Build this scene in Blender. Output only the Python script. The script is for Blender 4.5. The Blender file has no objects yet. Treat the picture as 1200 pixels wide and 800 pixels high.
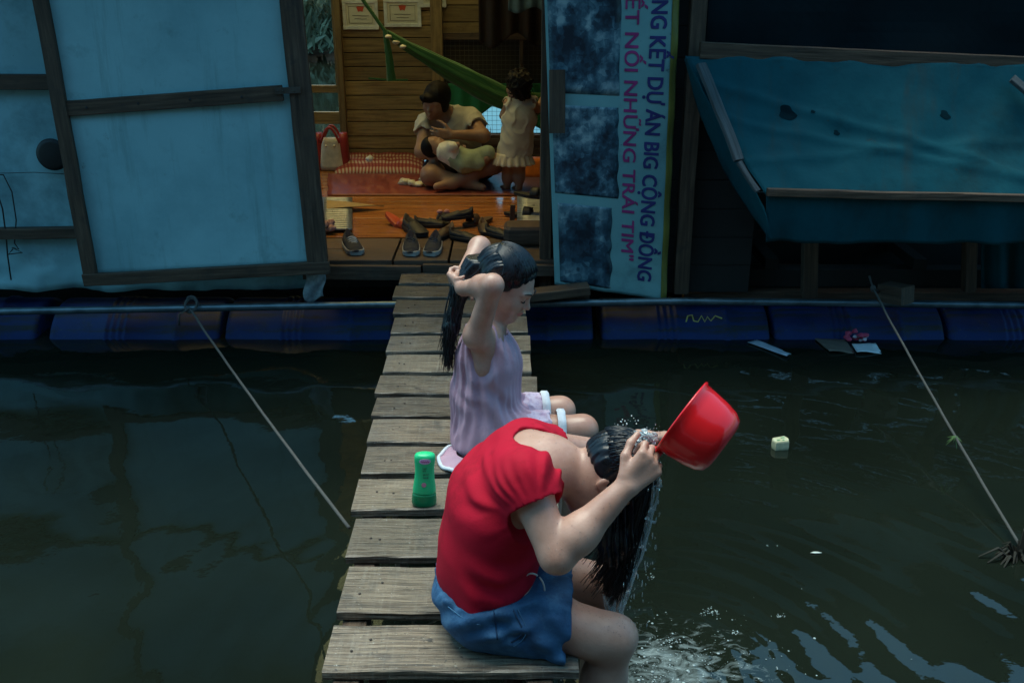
import bpy, bmesh, math, random
import numpy as np
from mathutils import Vector, Matrix, noise

rnd = random.Random(11)
S = bpy.context.scene
COL = S.collection

# ------------------------------------------------------------------ camera
FPX = 1167.0
TH = math.atan(450 / FPX)
CAMZ = 1.522
cd = bpy.data.cameras.new("camera"); cam = bpy.data.objects.new("camera", cd); COL.objects.link(cam)
cam.location = (0, 0, CAMZ); cam.rotation_euler = (math.pi / 2 - TH, 0, 0)
cd.sensor_width = 36; cd.lens = 36 * FPX / 1200; cd.clip_start = 0.05; cd.clip_end = 2000
S.camera = cam
CT, ST = math.cos(TH), math.sin(TH)

# ------------------------------------------------------------------ sky, sun, exposure
W = bpy.data.worlds.new("World"); S.world = W; W.use_nodes = True
wn = W.node_tree
sky = wn.nodes.new('ShaderNodeTexSky'); sky.sky_type = 'NISHITA'; sky.sun_disc = False
sky.sun_elevation = math.radians(75.6); sky.sun_rotation = math.radians(-39)
sky.air_density = 1.0; sky.dust_density = 3.0; sky.ozone_density = 2.0
wn.nodes['Background'].inputs['Strength'].default_value = 0.125
tint = wn.nodes.new('ShaderNodeMix'); tint.data_type = 'RGBA'; tint.blend_type = 'MULTIPLY'; tint.inputs[0].default_value = 1.0
tint.inputs[7].default_value = (0.44, 0.95, 1.0, 1)   # thin greenish dusk overcast
wn.links.new(sky.outputs[0], tint.inputs[6]); wn.links.new(tint.outputs[2], wn.nodes['Background'].inputs[0])
sl = bpy.data.lights.new("sun", 'SUN'); sl.energy = 1.5; sl.angle = math.radians(44); sl.color = (1.0, 0.85, 0.70)
so = bpy.data.objects.new("sun", sl); COL.objects.link(so)
so.rotation_euler = Vector((-0.16, 0.20, 1.0)).to_track_quat('Z', 'Y').to_euler()
S.view_settings.view_transform = 'Standard'; S.view_settings.look = 'None'
S.view_settings.exposure = 1.15; S.view_settings.gamma = 1.0
S.render.engine = 'CYCLES'; S.cycles.use_denoising = True
S.cycles.max_bounces = 8; S.cycles.transparent_max_bounces = 12

# ------------------------------------------------------------------ helpers: space
def P(u, v, y):
    """world point on the plane at distance y seen at photograph pixel u, v"""
    a, b = (u - 600) / FPX, (400 - v) / FPX
    d = Vector((a, CT + ST * b, -ST + CT * b))
    return Vector((0, 0, CAMZ)) + d * (y / d.y)

def PZ(u, v, z):
    a, b = (u - 600) / FPX, (400 - v) / FPX
    d = Vector((a, CT + ST * b, -ST + CT * b))
    return Vector((0, 0, CAMZ)) + d * ((z - CAMZ) / d.z)

def lerp(a, b, t): return a + (b - a) * t
def vec(*a): return Vector(a)
def nz(v, s=1.0): return noise.noise(Vector(v) * s)

# ------------------------------------------------------------------ helpers: objects
def wloc(o):
    l = Vector((0, 0, 0))
    while o is not None:
        l += Vector(o.location); o = o.parent
    return l

def tag(o, label=None, cat=None, group=None, kind=None):
    if label: o['label'] = label
    if cat: o['category'] = cat
    if group: o['group'] = group
    if kind: o['kind'] = kind
    return o

def thing(name, loc, label=None, cat=None, group=None, kind=None):
    o = bpy.data.objects.new(name, None); COL.objects.link(o)
    o.location = Vector(loc); o.empty_display_size = 0.1
    return tag(o, label, cat, group, kind)

def children(o): return [c for c in bpy.data.objects if c.parent is o]

def copy_tree(o, parent=None, name=None):
    c = o.copy(); COL.objects.link(c); c.parent = parent
    for ch in children(o): copy_tree(ch, c)
    return c

def link_mesh(name, verts, faces, mat, parent=None, loc=None, smooth=False, uvs=None, mats=None):
    base = wloc(parent) if parent is not None else (Vector(loc) if loc is not None else Vector((0, 0, 0)))
    me = bpy.data.meshes.new(name)
    V = np.asarray([tuple(v) for v in verts], dtype=np.float64) - np.array(base)
    me.from_pydata(V.tolist(), [], faces)
    if isinstance(mat, (list, tuple)):
        for m in mat: me.materials.append(m)
    else: me.materials.append(mat)
    if mats is not None: me.polygons.foreach_set('material_index', mats)
    if smooth: me.polygons.foreach_set('use_smooth', [True] * len(me.polygons))
    if uvs is not None:
        l = me.uv_layers.new(name='UVMap')
        l.data.foreach_set('uv', np.asarray(uvs, dtype=np.float32).ravel())
    me.update()
    o = bpy.data.objects.new(name, me); COL.objects.link(o)
    if parent is not None: o.parent = parent
    else: o.location = base
    return o

class MB:
    def __init__(s): s.v = []; s.f = []; s.uv = []; s.m = []; s.mi = 0
    def quad(s, idx, uv=None):
        s.f.append(tuple(idx)); s.m.append(s.mi)
        s.uv.extend(uv if uv else [(s.v[i][0], s.v[i][2]) for i in idx])
    def timber(s, p0, p1, w, t, up=(0, 0, 1), n=8, jit=0.0015, ch=0.003, taper=0.0, warp=0.0):
        p0, p1 = Vector(p0), Vector(p1); d = (p1 - p0); L = d.length; d.normalize()
        up = Vector(up); sd = d.cross(up).normalized(); up = sd.cross(d).normalized()
        a, b = w / 2, t / 2; ch = min(ch, a * .6, b * .6)
        prof = [(-a + ch, -b), (a - ch, -b), (a, -b + ch), (a, b - ch), (a - ch, b), (-a + ch, b), (-a, b - ch), (-a, -b + ch)]
        per = [0]
        for i in range(8):
            q, r = prof[i], prof[(i + 1) % 8]; per.append(per[-1] + math.hypot(q[0] - r[0], q[1] - r[1]))
        o = len(s.v); ox, oy = rnd.uniform(0, 40), rnd.uniform(0, 40); sx = rnd.uniform(0, 99)
        for i in range(n + 1):
            q = i / n; c = p0.lerp(p1, q) + up * warp * math.sin(q * 3.14)
            k = 1 - taper * q
            js = nz((sx, q * L * 6, 0)) * jit * 2; ju = nz((sx, q * L * 5, 7)) * jit
            for j, (x, y) in enumerate(prof):
                e = nz((sx + j * 3.1, q * L * 14, 3)) * jit
                s.v.append(c + sd * (x * k + js + (e if x > 0 else -e)) + up * (y * k + ju))
        for i in range(n):
            for j in range(8):
                A = o + i * 8 + j; B = o + i * 8 + (j + 1) % 8
                u0, u1 = ox + L * i / n, ox + L * (i + 1) / n; v0, v1 = oy + per[j], oy + per[j + 1]
                s.quad((A, B, B + 8, A + 8), [(u0, v0), (u0, v1), (u1, v1), (u1, v0)])
        for base, rev in ((o, True), (o + n * 8, False)):
            idx = [base + j for j in range(8)]
            if rev: idx = idx[::-1]
            s.quad(idx, [(ox + prof[(i - base)][1], oy + prof[(i - base)][0]) for i in idx])
        return s
    def tube(s, pts, r, n=8, cap=True, ang=0.0, flat=1.0):
        pts = [Vector(p) for p in pts]; N = len(pts)
        rs = r if isinstance(r, (list, tuple)) else [r] * N
        o = len(s.v); prev = None; Lc = 0; us = []
        for i, p in enumerate(pts):
            t = (pts[min(i + 1, N - 1)] - pts[max(i - 1, 0)]).normalized()
            if prev is None:
                x = t.orthogonal().normalized()
                if flat != 1.0:
                    x = Vector((0, 0, 1)).cross(t); x = x.normalized() if x.length > 1e-4 else t.orthogonal().normalized()
            else:
                x = (prev - t * prev.dot(t)); x = x.normalized() if x.length > 1e-6 else t.orthogonal().normalized()
            prev = x; y = t.cross(x)
            if i: Lc += (p - pts[i - 1]).length
            us.append(Lc)
            for j in range(n):
                a = 2 * math.pi * j / n + ang
                s.v.append(p + (x * math.cos(a) + y * math.sin(a) * flat) * rs[i])
        for i in range(N - 1):
            for j in range(n):
                A = o + i * n + j; B = o + i * n + (j + 1) % n
                s.quad((A, B, B + n, A + n), [(us[i], j / n), (us[i], (j + 1) / n), (us[i + 1], (j + 1) / n), (us[i + 1], j / n)])
        if cap:
            s.quad([o + j for j in range(n)][::-1]); s.quad([o + (N - 1) * n + j for j in range(n)])
        return s
    def sheet(s, fn, nu, nv, thick=0.002):
        pts = [[Vector(fn(i / nu, j / nv)) for j in range(nv + 1)] for i in range(nu + 1)]
        o = len(s.v); K = (nu + 1) * (nv + 1)
        nrm = []
        for i in range(nu + 1):
            for j in range(nv + 1):
                a = pts[min(i + 1, nu)][j] - pts[max(i - 1, 0)][j]; b = pts[i][min(j + 1, nv)] - pts[i][max(j - 1, 0)]
                c = a.cross(b); nrm.append(c.normalized() if c.length > 1e-12 else Vector((0, 0, 1)))
        for sg in (0.5, -0.5):
            k = 0
            for i in range(nu + 1):
                for j in range(nv + 1):
                    s.v.append(pts[i][j] + nrm[k] * thick * sg); k += 1
        id_ = lambda i, j, l: o + l * K + i * (nv + 1) + j
        uvq = lambda i, j: [(i / nu, j / nv), ((i + 1) / nu, j / nv), ((i + 1) / nu, (j + 1) / nv), (i / nu, (j + 1) / nv)]
        for i in range(nu):
            for j in range(nv):
                s.quad((id_(i, j, 0), id_(i + 1, j, 0), id_(i + 1, j + 1, 0), id_(i, j + 1, 0)), uvq(i, j))
                s.quad((id_(i, j, 1), id_(i, j + 1, 1), id_(i + 1, j + 1, 1), id_(i + 1, j, 1)), [uvq(i, j)[q] for q in (0, 3, 2, 1)])
        for i in range(nu):
            for j in (0, nv):
                q = (id_(i, j, 0), id_(i, j, 1), id_(i + 1, j, 1), id_(i + 1, j, 0)); s.quad(q if j == 0 else q[::-1], [(i / nu, j / nv)] * 4)
        for j in range(nv):
            for i in (0, nu):
                q = (id_(i, j, 0), id_(i, j + 1, 0), id_(i, j + 1, 1), id_(i, j, 1)); s.quad(q if i == 0 else q[::-1], [(i / nu, j / nv)] * 4)
        return s
    def lathe(s, prof, n=24, M=None, close=False):
        M = M or Matrix.Identity(4); o = len(s.v); N = len(prof)
        for (r, z) in prof:
            for j in range(n):
                a = 2 * math.pi * j / n; s.v.append(M @ Vector((r * math.cos(a), r * math.sin(a), z)))
        for i in range(N - 1):
            for j in range(n):
                A = o + i * n + j; B = o + i * n + (j + 1) % n
                s.quad((A, B, B + n, A + n), [(j / n, i / N), ((j + 1) / n, i / N), ((j + 1) / n, (i + 1) / N), (j / n, (i + 1) / N)])
        if not close:
            s.quad([o + j for j in range(n)][::-1]); s.quad([o + (N - 1) * n + j for j in range(n)])
        return s
    def blob(s, c, r, n=8, m=6, nsc=8, na=0.15, M=None):
        c = Vector(c); r = Vector(r) if not isinstance(r, (int, float)) else Vector((r, r, r)); o = len(s.v); sd = rnd.uniform(0, 50)
        for i in range(m + 1):
            th = math.pi * i / m
            for j in range(n):
                a = 2 * math.pi * j / n; d = Vector((math.sin(th) * math.cos(a), math.sin(th) * math.sin(a), math.cos(th)))
                k = 1 + na * nz(d * 1.3 + Vector((sd, 0, 0)), 1.0)
                q = Vector((d.x * r.x, d.y * r.y, d.z * r.z)) * k
                s.v.append(c + (M @ q if M else q))
        for i in range(m):
            for j in range(n):
                A = o + i * n + j; B = o + i * n + (j + 1) % n
                s.quad((A, A + n, B + n, B))
        return s
    def build(s, name, mat, parent=None, loc=None, smooth=False):
        return link_mesh(name, s.v, s.f, mat, parent, loc, smooth, s.uv, s.m if isinstance(mat, (list, tuple)) else None)

# ------------------------------------------------------------------ helpers: materials
def M(name, cols, scale=5.0, stretch=(1, 1, 1), detail=6, coord='Object', rough=(0.6, 0.8), bump=0.15, bscale=None,
      bdist=0.004, island=0.0, metallic=0.0, sss=0.0, spec=0.5, stain_glint=None, coat=0.0, sheen=0.0, ior=1.45, trans=0.0, ndist=0.0, wave=None):
    m = bpy.data.materials.new(name); m.use_nodes = True; t = m.node_tree; N = t.nodes; L = t.links
    b = N['Principled BSDF']
    tc = N.new('ShaderNodeTexCoord'); mp = N.new('ShaderNodeMapping'); mp.inputs['Scale'].default_value = stretch
    L.new(tc.outputs[coord], mp.inputs[0])
    n1 = N.new('ShaderNodeTexNoise'); n1.inputs['Scale'].default_value = scale; n1.inputs['Detail'].default_value = detail
    n1.inputs['Distortion'].default_value = ndist
    n1.inputs['Roughness'].default_value = 0.62; L.new(mp.outputs[0], n1.inputs['Vector'])
    r = N.new('ShaderNodeValToRGB'); e = r.color_ramp.elements
    while len(e) < len(cols): e.new(0.5)
    for i, (p, c) in enumerate(cols): e[i].position = p; e[i].color = (*c, 1)
    L.new(n1.outputs[0], r.inputs[0]); cur = r.outputs[0]
    if stain_glint:
        for (sc, lo, hi, c, *st_) in stain_glint:
            n3 = N.new('ShaderNodeTexNoise'); n3.inputs['Scale'].default_value = sc; n3.inputs['Detail'].default_value = 8; n3.inputs['Roughness'].default_value = 0.7
            if st_:
                m3 = N.new('ShaderNodeMapping'); m3.inputs['Scale'].default_value = st_[0]; L.new(tc.outputs['Object'], m3.inputs[0]); L.new(m3.outputs[0], n3.inputs['Vector'])
            else: L.new(tc.outputs['Object'], n3.inputs['Vector'])
            mr = N.new('ShaderNodeMapRange'); mr.inputs[1].default_value = lo; mr.inputs[2].default_value = hi; L.new(n3.outputs[0], mr.inputs[0])
            mx = N.new('ShaderNodeMix'); mx.data_type = 'RGBA'; L.new(mr.outputs[0], mx.inputs[0]); L.new(cur, mx.inputs[6]); mx.inputs[7].default_value = (*c, 1)
            cur = mx.outputs[2]
    if island:
        g = N.new('ShaderNodeNewGeometry'); mr = N.new('ShaderNodeMapRange'); mr.inputs[3].default_value = 1 - island; mr.inputs[4].default_value = 1 + island
        L.new(g.outputs['Random Per Island'], mr.inputs[0])
        hs = N.new('ShaderNodeHueSaturation'); L.new(mr.outputs[0], hs.inputs['Value']); L.new(cur, hs.inputs['Color']); cur = hs.outputs[0]
    L.new(cur, b.inputs['Base Color'])
    mr = N.new('ShaderNodeMapRange'); mr.inputs[1].default_value = .3; mr.inputs[2].default_value = .7
    mr.inputs[3].default_value = rough[0]; mr.inputs[4].default_value = rough[1]
    L.new(n1.outputs[0], mr.inputs[0]); L.new(mr.outputs[0], b.inputs['Roughness'])
    if bump:
        n2 = N.new('ShaderNodeTexNoise'); n2.inputs['Scale'].default_value = bscale or scale * 2; n2.inputs['Detail'].default_value = 5
        L.new(mp.outputs[0], n2.inputs['Vector']); src = n2.outputs[0]
        if wave:
            wv = N.new('ShaderNodeTexWave'); wv.inputs['Scale'].default_value = wave[0]; wv.inputs['Distortion'].default_value = wave[1]; wv.bands_direction = wave[2]
            L.new(mp.outputs[0], wv.inputs['Vector'])
            ad = N.new('ShaderNodeMath'); ad.operation = 'MULTIPLY_ADD'; ad.inputs[1].default_value = wave[3]; L.new(wv.outputs[1], ad.inputs[0]); L.new(n2.outputs[0], ad.inputs[2]); src = ad.outputs[0]
        bp = N.new('ShaderNodeBump'); bp.inputs['Strength'].default_value = bump; bp.inputs['Distance'].default_value = bdist
        L.new(src, bp.inputs['Height']); L.new(bp.outputs[0], b.inputs['Normal'])
    b.inputs['Metallic'].default_value = metallic; b.inputs['Specular IOR Level'].default_value = spec
    b.inputs['IOR'].default_value = ior; b.inputs['Transmission Weight'].default_value = trans
    b.inputs['Coat Weight'].default_value = coat; b.inputs['Coat Roughness'].default_value = 0.15
    if sheen: b.inputs['Sheen Weight'].default_value = sheen
    if sss:
        b.inputs['Subsurface Weight'].default_value = sss; b.inputs['Subsurface Radius'].default_value = (0.012, 0.005, 0.003); b.inputs['Subsurface Scale'].default_value = 1.0
    return m

def plain(name, c, rough=0.6, var=0.25, scale=12, **k):
    lo = tuple(x * (1 - var) for x in c); hi = tuple(min(1, x * (1 + var)) for x in c)
    return M(name, [(0.3, lo), (0.7, hi)], scale=scale, rough=(rough - .08, rough + .08), **k)

WOOD_FINE = dict(coord='UV', stretch=(3.2, 75, 1), scale=1.7, detail=12)
WOOD_UV = dict(coord='UV', stretch=(2.2, 38, 1), scale=1.6, detail=9)
wood_grey = M('weathered_plank', [(0.28, (.026, .020, .016)), (0.44, (.098, .070, .047)), (0.60, (.225, .170, .118)), (0.8, (.38, .305, .225))],
              rough=(.26, .70), bump=1.0, bscale=2.0, bdist=.007, island=.40, coat=.28,
              stain_glint=[(9, .53, .70, (.06, .05, .042)), (3.3, .56, .66, (.075, .055, .04)), (2.6, .5, .8, (.10, .11, .125)), (1, .50, .95, (.25, .215, .17), (95, 5, 5)), (1.6, .46, .62, (.13, .10, .07)), (1, .60, .66, (.02, .017, .014), (2.5, 60, 60)), (1, .56, .64, (.022, .018, .015), (4, 95, 95)), (150, .58, .66, (.035, .03, .026)), (110, .64, .70, (.5, .48, .42)), (5, .58, .66, (.06, .045, .032)), (16, .63, .68, (.03, .024, .02))], **WOOD_FINE)  # finest pale specks put wet glints into the colour
wood_dark = M('dark_timber', [(0.3, (.028, .016, .009)), (0.55, (.085, .050, .030)), (0.8, (.17, .110, .070))], rough=(.55, .85), bump=.6, bscale=2.5, bdist=.004, island=.25,
              stain_glint=[(11, .55, .75, (.03, .025, .02))], **WOOD_UV)
wood_warm = M('warm_board', [(0.25, (.075, .045, .016)), (0.5, (.23, .145, .055)), (0.78, (.34, .225, .09))], rough=(.5, .75), bump=.5, bscale=2.5, bdist=.004, island=.3,
              stain_glint=[(6, .56, .8, (.10, .05, .02))], **WOOD_UV)
# ================================================================== WATER AND FAR BANK
WZ = -0.36
SPL = PZ(765, 800, WZ)
def grid_axis(fine0, fine1, step, far0, far1):
    a = list(np.arange(fine0, fine1 + 1e-6, step)); l = []; d = step; x = fine0
    while x > far0: d *= 1.5; x -= d; l.append(max(x, far0))
    h = []; d = step; x = fine1
    while x < far1: d *= 1.5; x += d; h.append(min(x, far1))
    return np.array(l[::-1] + a + h)
xs = grid_axis(-2.9, 2.9, .014, -400, 400); ys = grid_axis(1.2, 4.9, .014, -300, 500)
X, Y = np.meshgrid(xs, ys, indexing='ij')
rr = np.hypot(X - SPL.x, Y - SPL.y)
ringamp = .0042 * np.exp(-rr / .6) * (1 - np.exp(-(rr / .1) ** 2))
wob = .018 * np.sin(3.1 * np.arctan2(Y - SPL.y, X - SPL.x) + 1.2) + .012 * np.sin(X * 9 + Y * 4)
Zw = ringamp * np.sin(2 * np.pi * (rr + wob) / .13)
Zw += .0016 * np.exp(-rr / .35) * np.sin(X * 61 + np.sin(Y * 33) * 1.8) * np.sin(Y * 57 + np.sin(X * 27) * 2.1)
# right hand ripples running towards the corner
kr = np.clip((X - .35) / 1.0, 0, 1) * np.clip((3.2 - Y) / .9, 0, 1)
Zw += kr * .0042 * np.sin(2 * np.pi * ((X * .74 + Y * .67) + .035 * np.sin(Y * 5 + X * 2)) / .19) * (0.6 + .4 * np.sin(Y * 6.3 + X * 2.0))
# slow swell everywhere
near = np.exp(-np.maximum(np.abs(X) - 4, 0) / 3) * np.exp(-np.maximum(Y - 5, 0) / 3) * np.exp(-np.maximum(-Y, 0) / 3)
Zw += near * (.0016 * np.sin(2 * np.pi * (Y * 1.0 + X * .32 + .08 * np.sin(X * 2.3)) / .83) + .0011 * np.sin(2 * np.pi * (Y * .95 - X * .42 + .06 * np.sin(X * 3.1 + 1)) / .47)
      + .0007 * np.sin(2 * np.pi * (Y * .8 + X * .6 + .03 * np.sin(Y * 9)) / .29))
nx, ny = len(xs), len(ys)
V = np.stack([X, Y, WZ + Zw], -1).reshape(-1, 3)
I = np.arange(nx * ny).reshape(nx, ny)
Q = np.stack([I[:-1, :-1], I[1:, :-1], I[1:, 1:], I[:-1, 1:]], -1).reshape(-1, 4)

def mesh_np(name, V, Q, mat, parent=None, loc=None, smooth=True, mats=None):
    base = wloc(parent) if parent is not None else (Vector(loc) if loc is not None else Vector((0, 0, 0)))
    me = bpy.data.meshes.new(name); V = np.asarray(V, dtype=np.float32) - np.array(base, dtype=np.float32)
    me.vertices.add(len(V)); me.vertices.foreach_set('co', V.ravel())
    k = Q.shape[1]
    me.loops.add(Q.size); me.loops.foreach_set('vertex_index', Q.ravel().astype(np.int32))
    me.polygons.add(len(Q)); me.polygons.foreach_set('loop_start', np.arange(0, Q.size, k, dtype=np.int32))
    try: me.polygons.foreach_set('loop_total', np.full(len(Q), k, dtype=np.int32))
    except Exception: pass
    for m in (mat if isinstance(mat, (list, tuple)) else [mat]): me.materials.append(m)
    if mats is not None: me.polygons.foreach_set('material_index', np.asarray(mats, dtype=np.int32))
    if smooth: me.polygons.foreach_set('use_smooth', np.ones(len(Q), dtype=bool))
    me.update(calc_edges=True); me.validate()
    o = bpy.data.objects.new(name, me); COL.objects.link(o)
    if parent is not None: o.parent = parent
    else: o.location = base
    return o

def water_mat():
    m = bpy.data.materials.new('murky_river_water'); m.use_nodes = True; t = m.node_tree; N = t.nodes; L = t.links; b = N['Principled BSDF']
    tc = N.new('ShaderNodeTexCoord')
    n = N.new('ShaderNodeTexNoise'); n.inputs['Scale'].default_value = 1.3; n.inputs['Detail'].default_value = 3; L.new(tc.outputs['Object'], n.inputs['Vector'])
    r = N.new('ShaderNodeValToRGB'); r.color_ramp.elements[0].position = .35; r.color_ramp.elements[0].color = (.0066, .0095, .0064, 1)
    r.color_ramp.elements[1].position = .7; r.color_ramp.elements[1].color = (.0096, .0135, .0090, 1); L.new(n.outputs[0], r.inputs[0])
    # suds drifting round the place where she rinses: white foam with a shape of its own
    vm = N.new('ShaderNodeVectorMath'); vm.operation = 'DISTANCE'; vm.inputs[1].default_value = (SPL.x + .06, SPL.y + .02, WZ); L.new(tc.outputs['Object'], vm.inputs[0])
    fall = N.new('ShaderNodeMapRange'); fall.inputs[1].default_value = .05; fall.inputs[2].default_value = .50; fall.inputs[3].default_value = .17; fall.inputs[4].default_value = -.22; L.new(vm.outputs['Value'], fall.inputs[0])
    mpf = N.new('ShaderNodeMapping'); mpf.inputs['Scale'].default_value = (1, 1.7, 1); L.new(tc.outputs['Object'], mpf.inputs[0])
    nf = N.new('ShaderNodeTexNoise'); nf.inputs['Scale'].default_value = 16; nf.inputs['Detail'].default_value = 9; nf.inputs['Roughness'].default_value = .68; nf.inputs['Distortion'].default_value = 1.2; L.new(mpf.outputs[0], nf.inputs['Vector'])
    ad = N.new('ShaderNodeMath'); ad.operation = 'ADD'; L.new(nf.outputs[0], ad.inputs[0]); L.new(fall.outputs[0], ad.inputs[1])
    th = N.new('ShaderNodeMapRange'); th.inputs[1].default_value = .55; th.inputs[2].default_value = .78; th.inputs[4].default_value = .62; L.new(ad.outputs[0], th.inputs[0])
    mx = N.new('ShaderNodeMix'); mx.data_type = 'RGBA'; L.new(th.outputs[0], mx.inputs[0]); L.new(r.outputs[0], mx.inputs[6]); mx.inputs[7].default_value = (.30, .37, .37, 1)
    L.new(mx.outputs[2], b.inputs['Base Color'])
    rg = N.new('ShaderNodeMapRange'); rg.inputs[3].default_value = .03; rg.inputs[4].default_value = .45; L.new(th.outputs[0], rg.inputs[0]); L.new(rg.outputs[0], b.inputs['Roughness'])
    b.inputs['IOR'].default_value = 1.48
    n2 = N.new('ShaderNodeTexNoise'); n2.inputs['Scale'].default_value = 7; n2.inputs['Detail'].default_value = 4; L.new(tc.outputs['Object'], n2.inputs['Vector'])
    bp = N.new('ShaderNodeBump'); bp.inputs['Strength'].default_value = .12; bp.inputs['Distance'].default_value = .01; L.new(n2.outputs[0], bp.inputs['Height'])
    L.new(bp.outputs[0], b.inputs['Normal'])
    return m
tag(mesh_np('water', V, Q, water_mat()), kind='structure')

mud = M('bank_mud', [(0.3, (.09, .07, .05)), (0.7, (.2, .16, .11))], scale=2, rough=(.8, .95), bump=.5)
def bank_fn(s, t):
    x = lerp(-60, 60, s); q = min(1, max(0, (x + 2.6) / 6)); y = 20.3 + t * 40 + 70 * q * q * (3 - 2 * q)
    return (x, y + 1.2 * nz((x * .15, 0, 2)), -.6 + min(t * 7, 1) * 1.0 + t * 2 + .3 * nz((x * .3, t * 8, 1)))
tag(MB().sheet(bank_fn, 120, 20, .05).build('river_bank', mud), kind='structure')
leafm = M('reed_leaf', [(0.3, (.15, .17, .09)), (0.55, (.30, .31, .19)), (0.8, (.52, .50, .40))], scale=.9, rough=(.5, .7), bump=0, island=.35)
mb = MB()
for i in range(9000):
    x = rnd.uniform(-15, 11) if i % 3 else rnd.uniform(-6.5, -2.5); y = 20.1 + rnd.random() ** 1.6 * 4; z0 = -.25
    if x > -2.4: x = -2.4 - (x + 2.4) * .9
    h = rnd.uniform(1.0, 2.6) * (1 + .5 * nz((x * .4, y, 3))) + (y - 20.9) * .55
    zb = z0 + rnd.random() * h * .7; ln = rnd.uniform(.5, 1.1); a = rnd.uniform(0, 6.28); w = rnd.uniform(.02, .06)
    p = Vector((x, y, zb)); d = Vector((math.cos(a) * .45, math.sin(a) * .45, rnd.uniform(.3, 1))).normalized() * ln
    sd = d.cross(Vector((math.sin(a + 1), math.cos(a), .2))).normalized() * w
    o = len(mb.v); mb.v += [p - sd * .4, p + sd * .4, p + d * .55 + sd, p + d * .55 - sd, p + d + Vector((0, 0, -.12))]
    mb.quad((o, o + 1, o + 2, o + 3)); mb.quad((o + 3, o + 2, o + 4))
tag(mb.build('reeds', leafm, loc=(0, 21, 0)), 'pale green reeds on the far bank seen through the small window', 'reeds', kind='stuff')

# ================================================================== HOUSEBOAT
YF = 4.95          # front of the houseboat
FZ = 0.06          # its floor
YB = 7.65          # inside back wall
HB = thing('houseboat', (0, YF, WZ), 'dim wooden houseboat with boarded room, plank threshold and tarpaulin walls on blue drums', 'houseboat')
tarp_pale = M('pale_tarp', [(0.3, (.22, .45, .49)), (0.7, (.30, .55, .58))], scale=3, rough=(.45, .65), bump=.25, bscale=9, bdist=.01,
              stain_glint=[(2.2, .52, .85, (.05, .11, .125)), (38, .68, .76, (.05, .08, .09))])
panel_blue = M('painted_tin', [(0.3, (.23, .45, .48)), (0.7, (.31, .55, .57))], scale=1.7, rough=(.4, .6), bump=.25, bscale=7, bdist=.006,
               stain_glint=[(1.3, .48, .9, (.12, .27, .30)), (55, .715, .76, (.03, .04, .04)), (7, .58, .85, (.13, .25, .26)), (190, .70, .76, (.07, .10, .10)), (1.0, .54, .80, (.13, .25, .25), (11, 11, .8)), (4, .66, .74, (.11, .10, .075))])
tarp_blue = M('blue_tarpaulin', [(0.3, (.003, .056, .074)), (0.7, (.008, .080, .099))], scale=2.5, rough=(.75, .9), bump=.5, bscale=11, bdist=.010, spec=.15,
              stain_glint=[(3.1, .52, .8, (.012, .036, .038)), (26, .64, .74, (.04, .05, .045)), (1.4, .48, .8, (.003, .036, .050)), (1.0, .55, .75, (.02, .05, .055), (7, 2, 1.5))])
black_tarp = M('dark_roof_tarp', [(0.3, (.003, .007, .009)), (0.7, (.007, .016, .020))], scale=3, spec=.15, rough=(.8, .95), bump=.2, bscale=8)
gapm = plain('void_dark_board', (.02, .018, .016), .85)  # near black puts the shade of gaps and voids into the boards

# --- floor, threshold, underfloor timbers
lino = M('glossy_floor_lino', [(0.3, (.17, .055, .016)), (0.55, (.30, .115, .032)), (0.8, (.40, .17, .05))], coord='UV', stretch=(2, 22, 1), scale=1.5, rough=(.10, .26), bump=.12, bscale=2, bdist=.002, island=.12)
mb = MB(); y = YF + .46
while y < YB:
    mb.timber((-2.35, y + .055, FZ - .012), (1.15, y + .055, FZ - .012), .107, .024, n=4, jit=.0006, ch=.002); y += .11
mb.build('floor', lino, HB)
mb = MB()
edges = [(-1.05, -.62), (-.615, -.33), (-.325, -.02), (-.015, .36)]
for (a, b) in edges:
    for k in range(2):
        mb.timber((a + .004, YF + .115 + k * .222, FZ - .015 - .001 * k), (b - .004, YF + .115 + k * .222, FZ - .015 - .002 * k), .216, .03, n=5, jit=.002)
mb.build('threshold_boards', wood_dark, HB)
mb = MB()
mb.timber((-1.08, YF - .018, FZ - .055), (-.47, YF - .018, FZ - .06), .03, .075, n=8)
mb.timber((-.46, YF - .012, FZ - .045), (.40, YF - .012, FZ - .05), .03, .06, n=8)
mb.build('threshold_beam', wood_dark, HB)
mb = MB()
for z, yy, w in ((-.10, YF + .25, .10), (-.10, YF + 1.3, .1), (-.10, YF + 2.4, .1)):
    mb.timber((-4.4, yy, z), (4.6, yy, z), .09, w, n=10)
for x in np.arange(-4.2, 4.6, .8):
    mb.timber((x, YF + .2, -.02), (x, YB, -.02), .07, .06, n=4)
mb.build('floor_joists', gapm, HB)
mb = MB(); mb.timber((-4.4, YF + .62, -.16), (4.6, YF + .62, -.16), .03, .44, n=4); mb.build('hull_board', gapm, HB)

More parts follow.
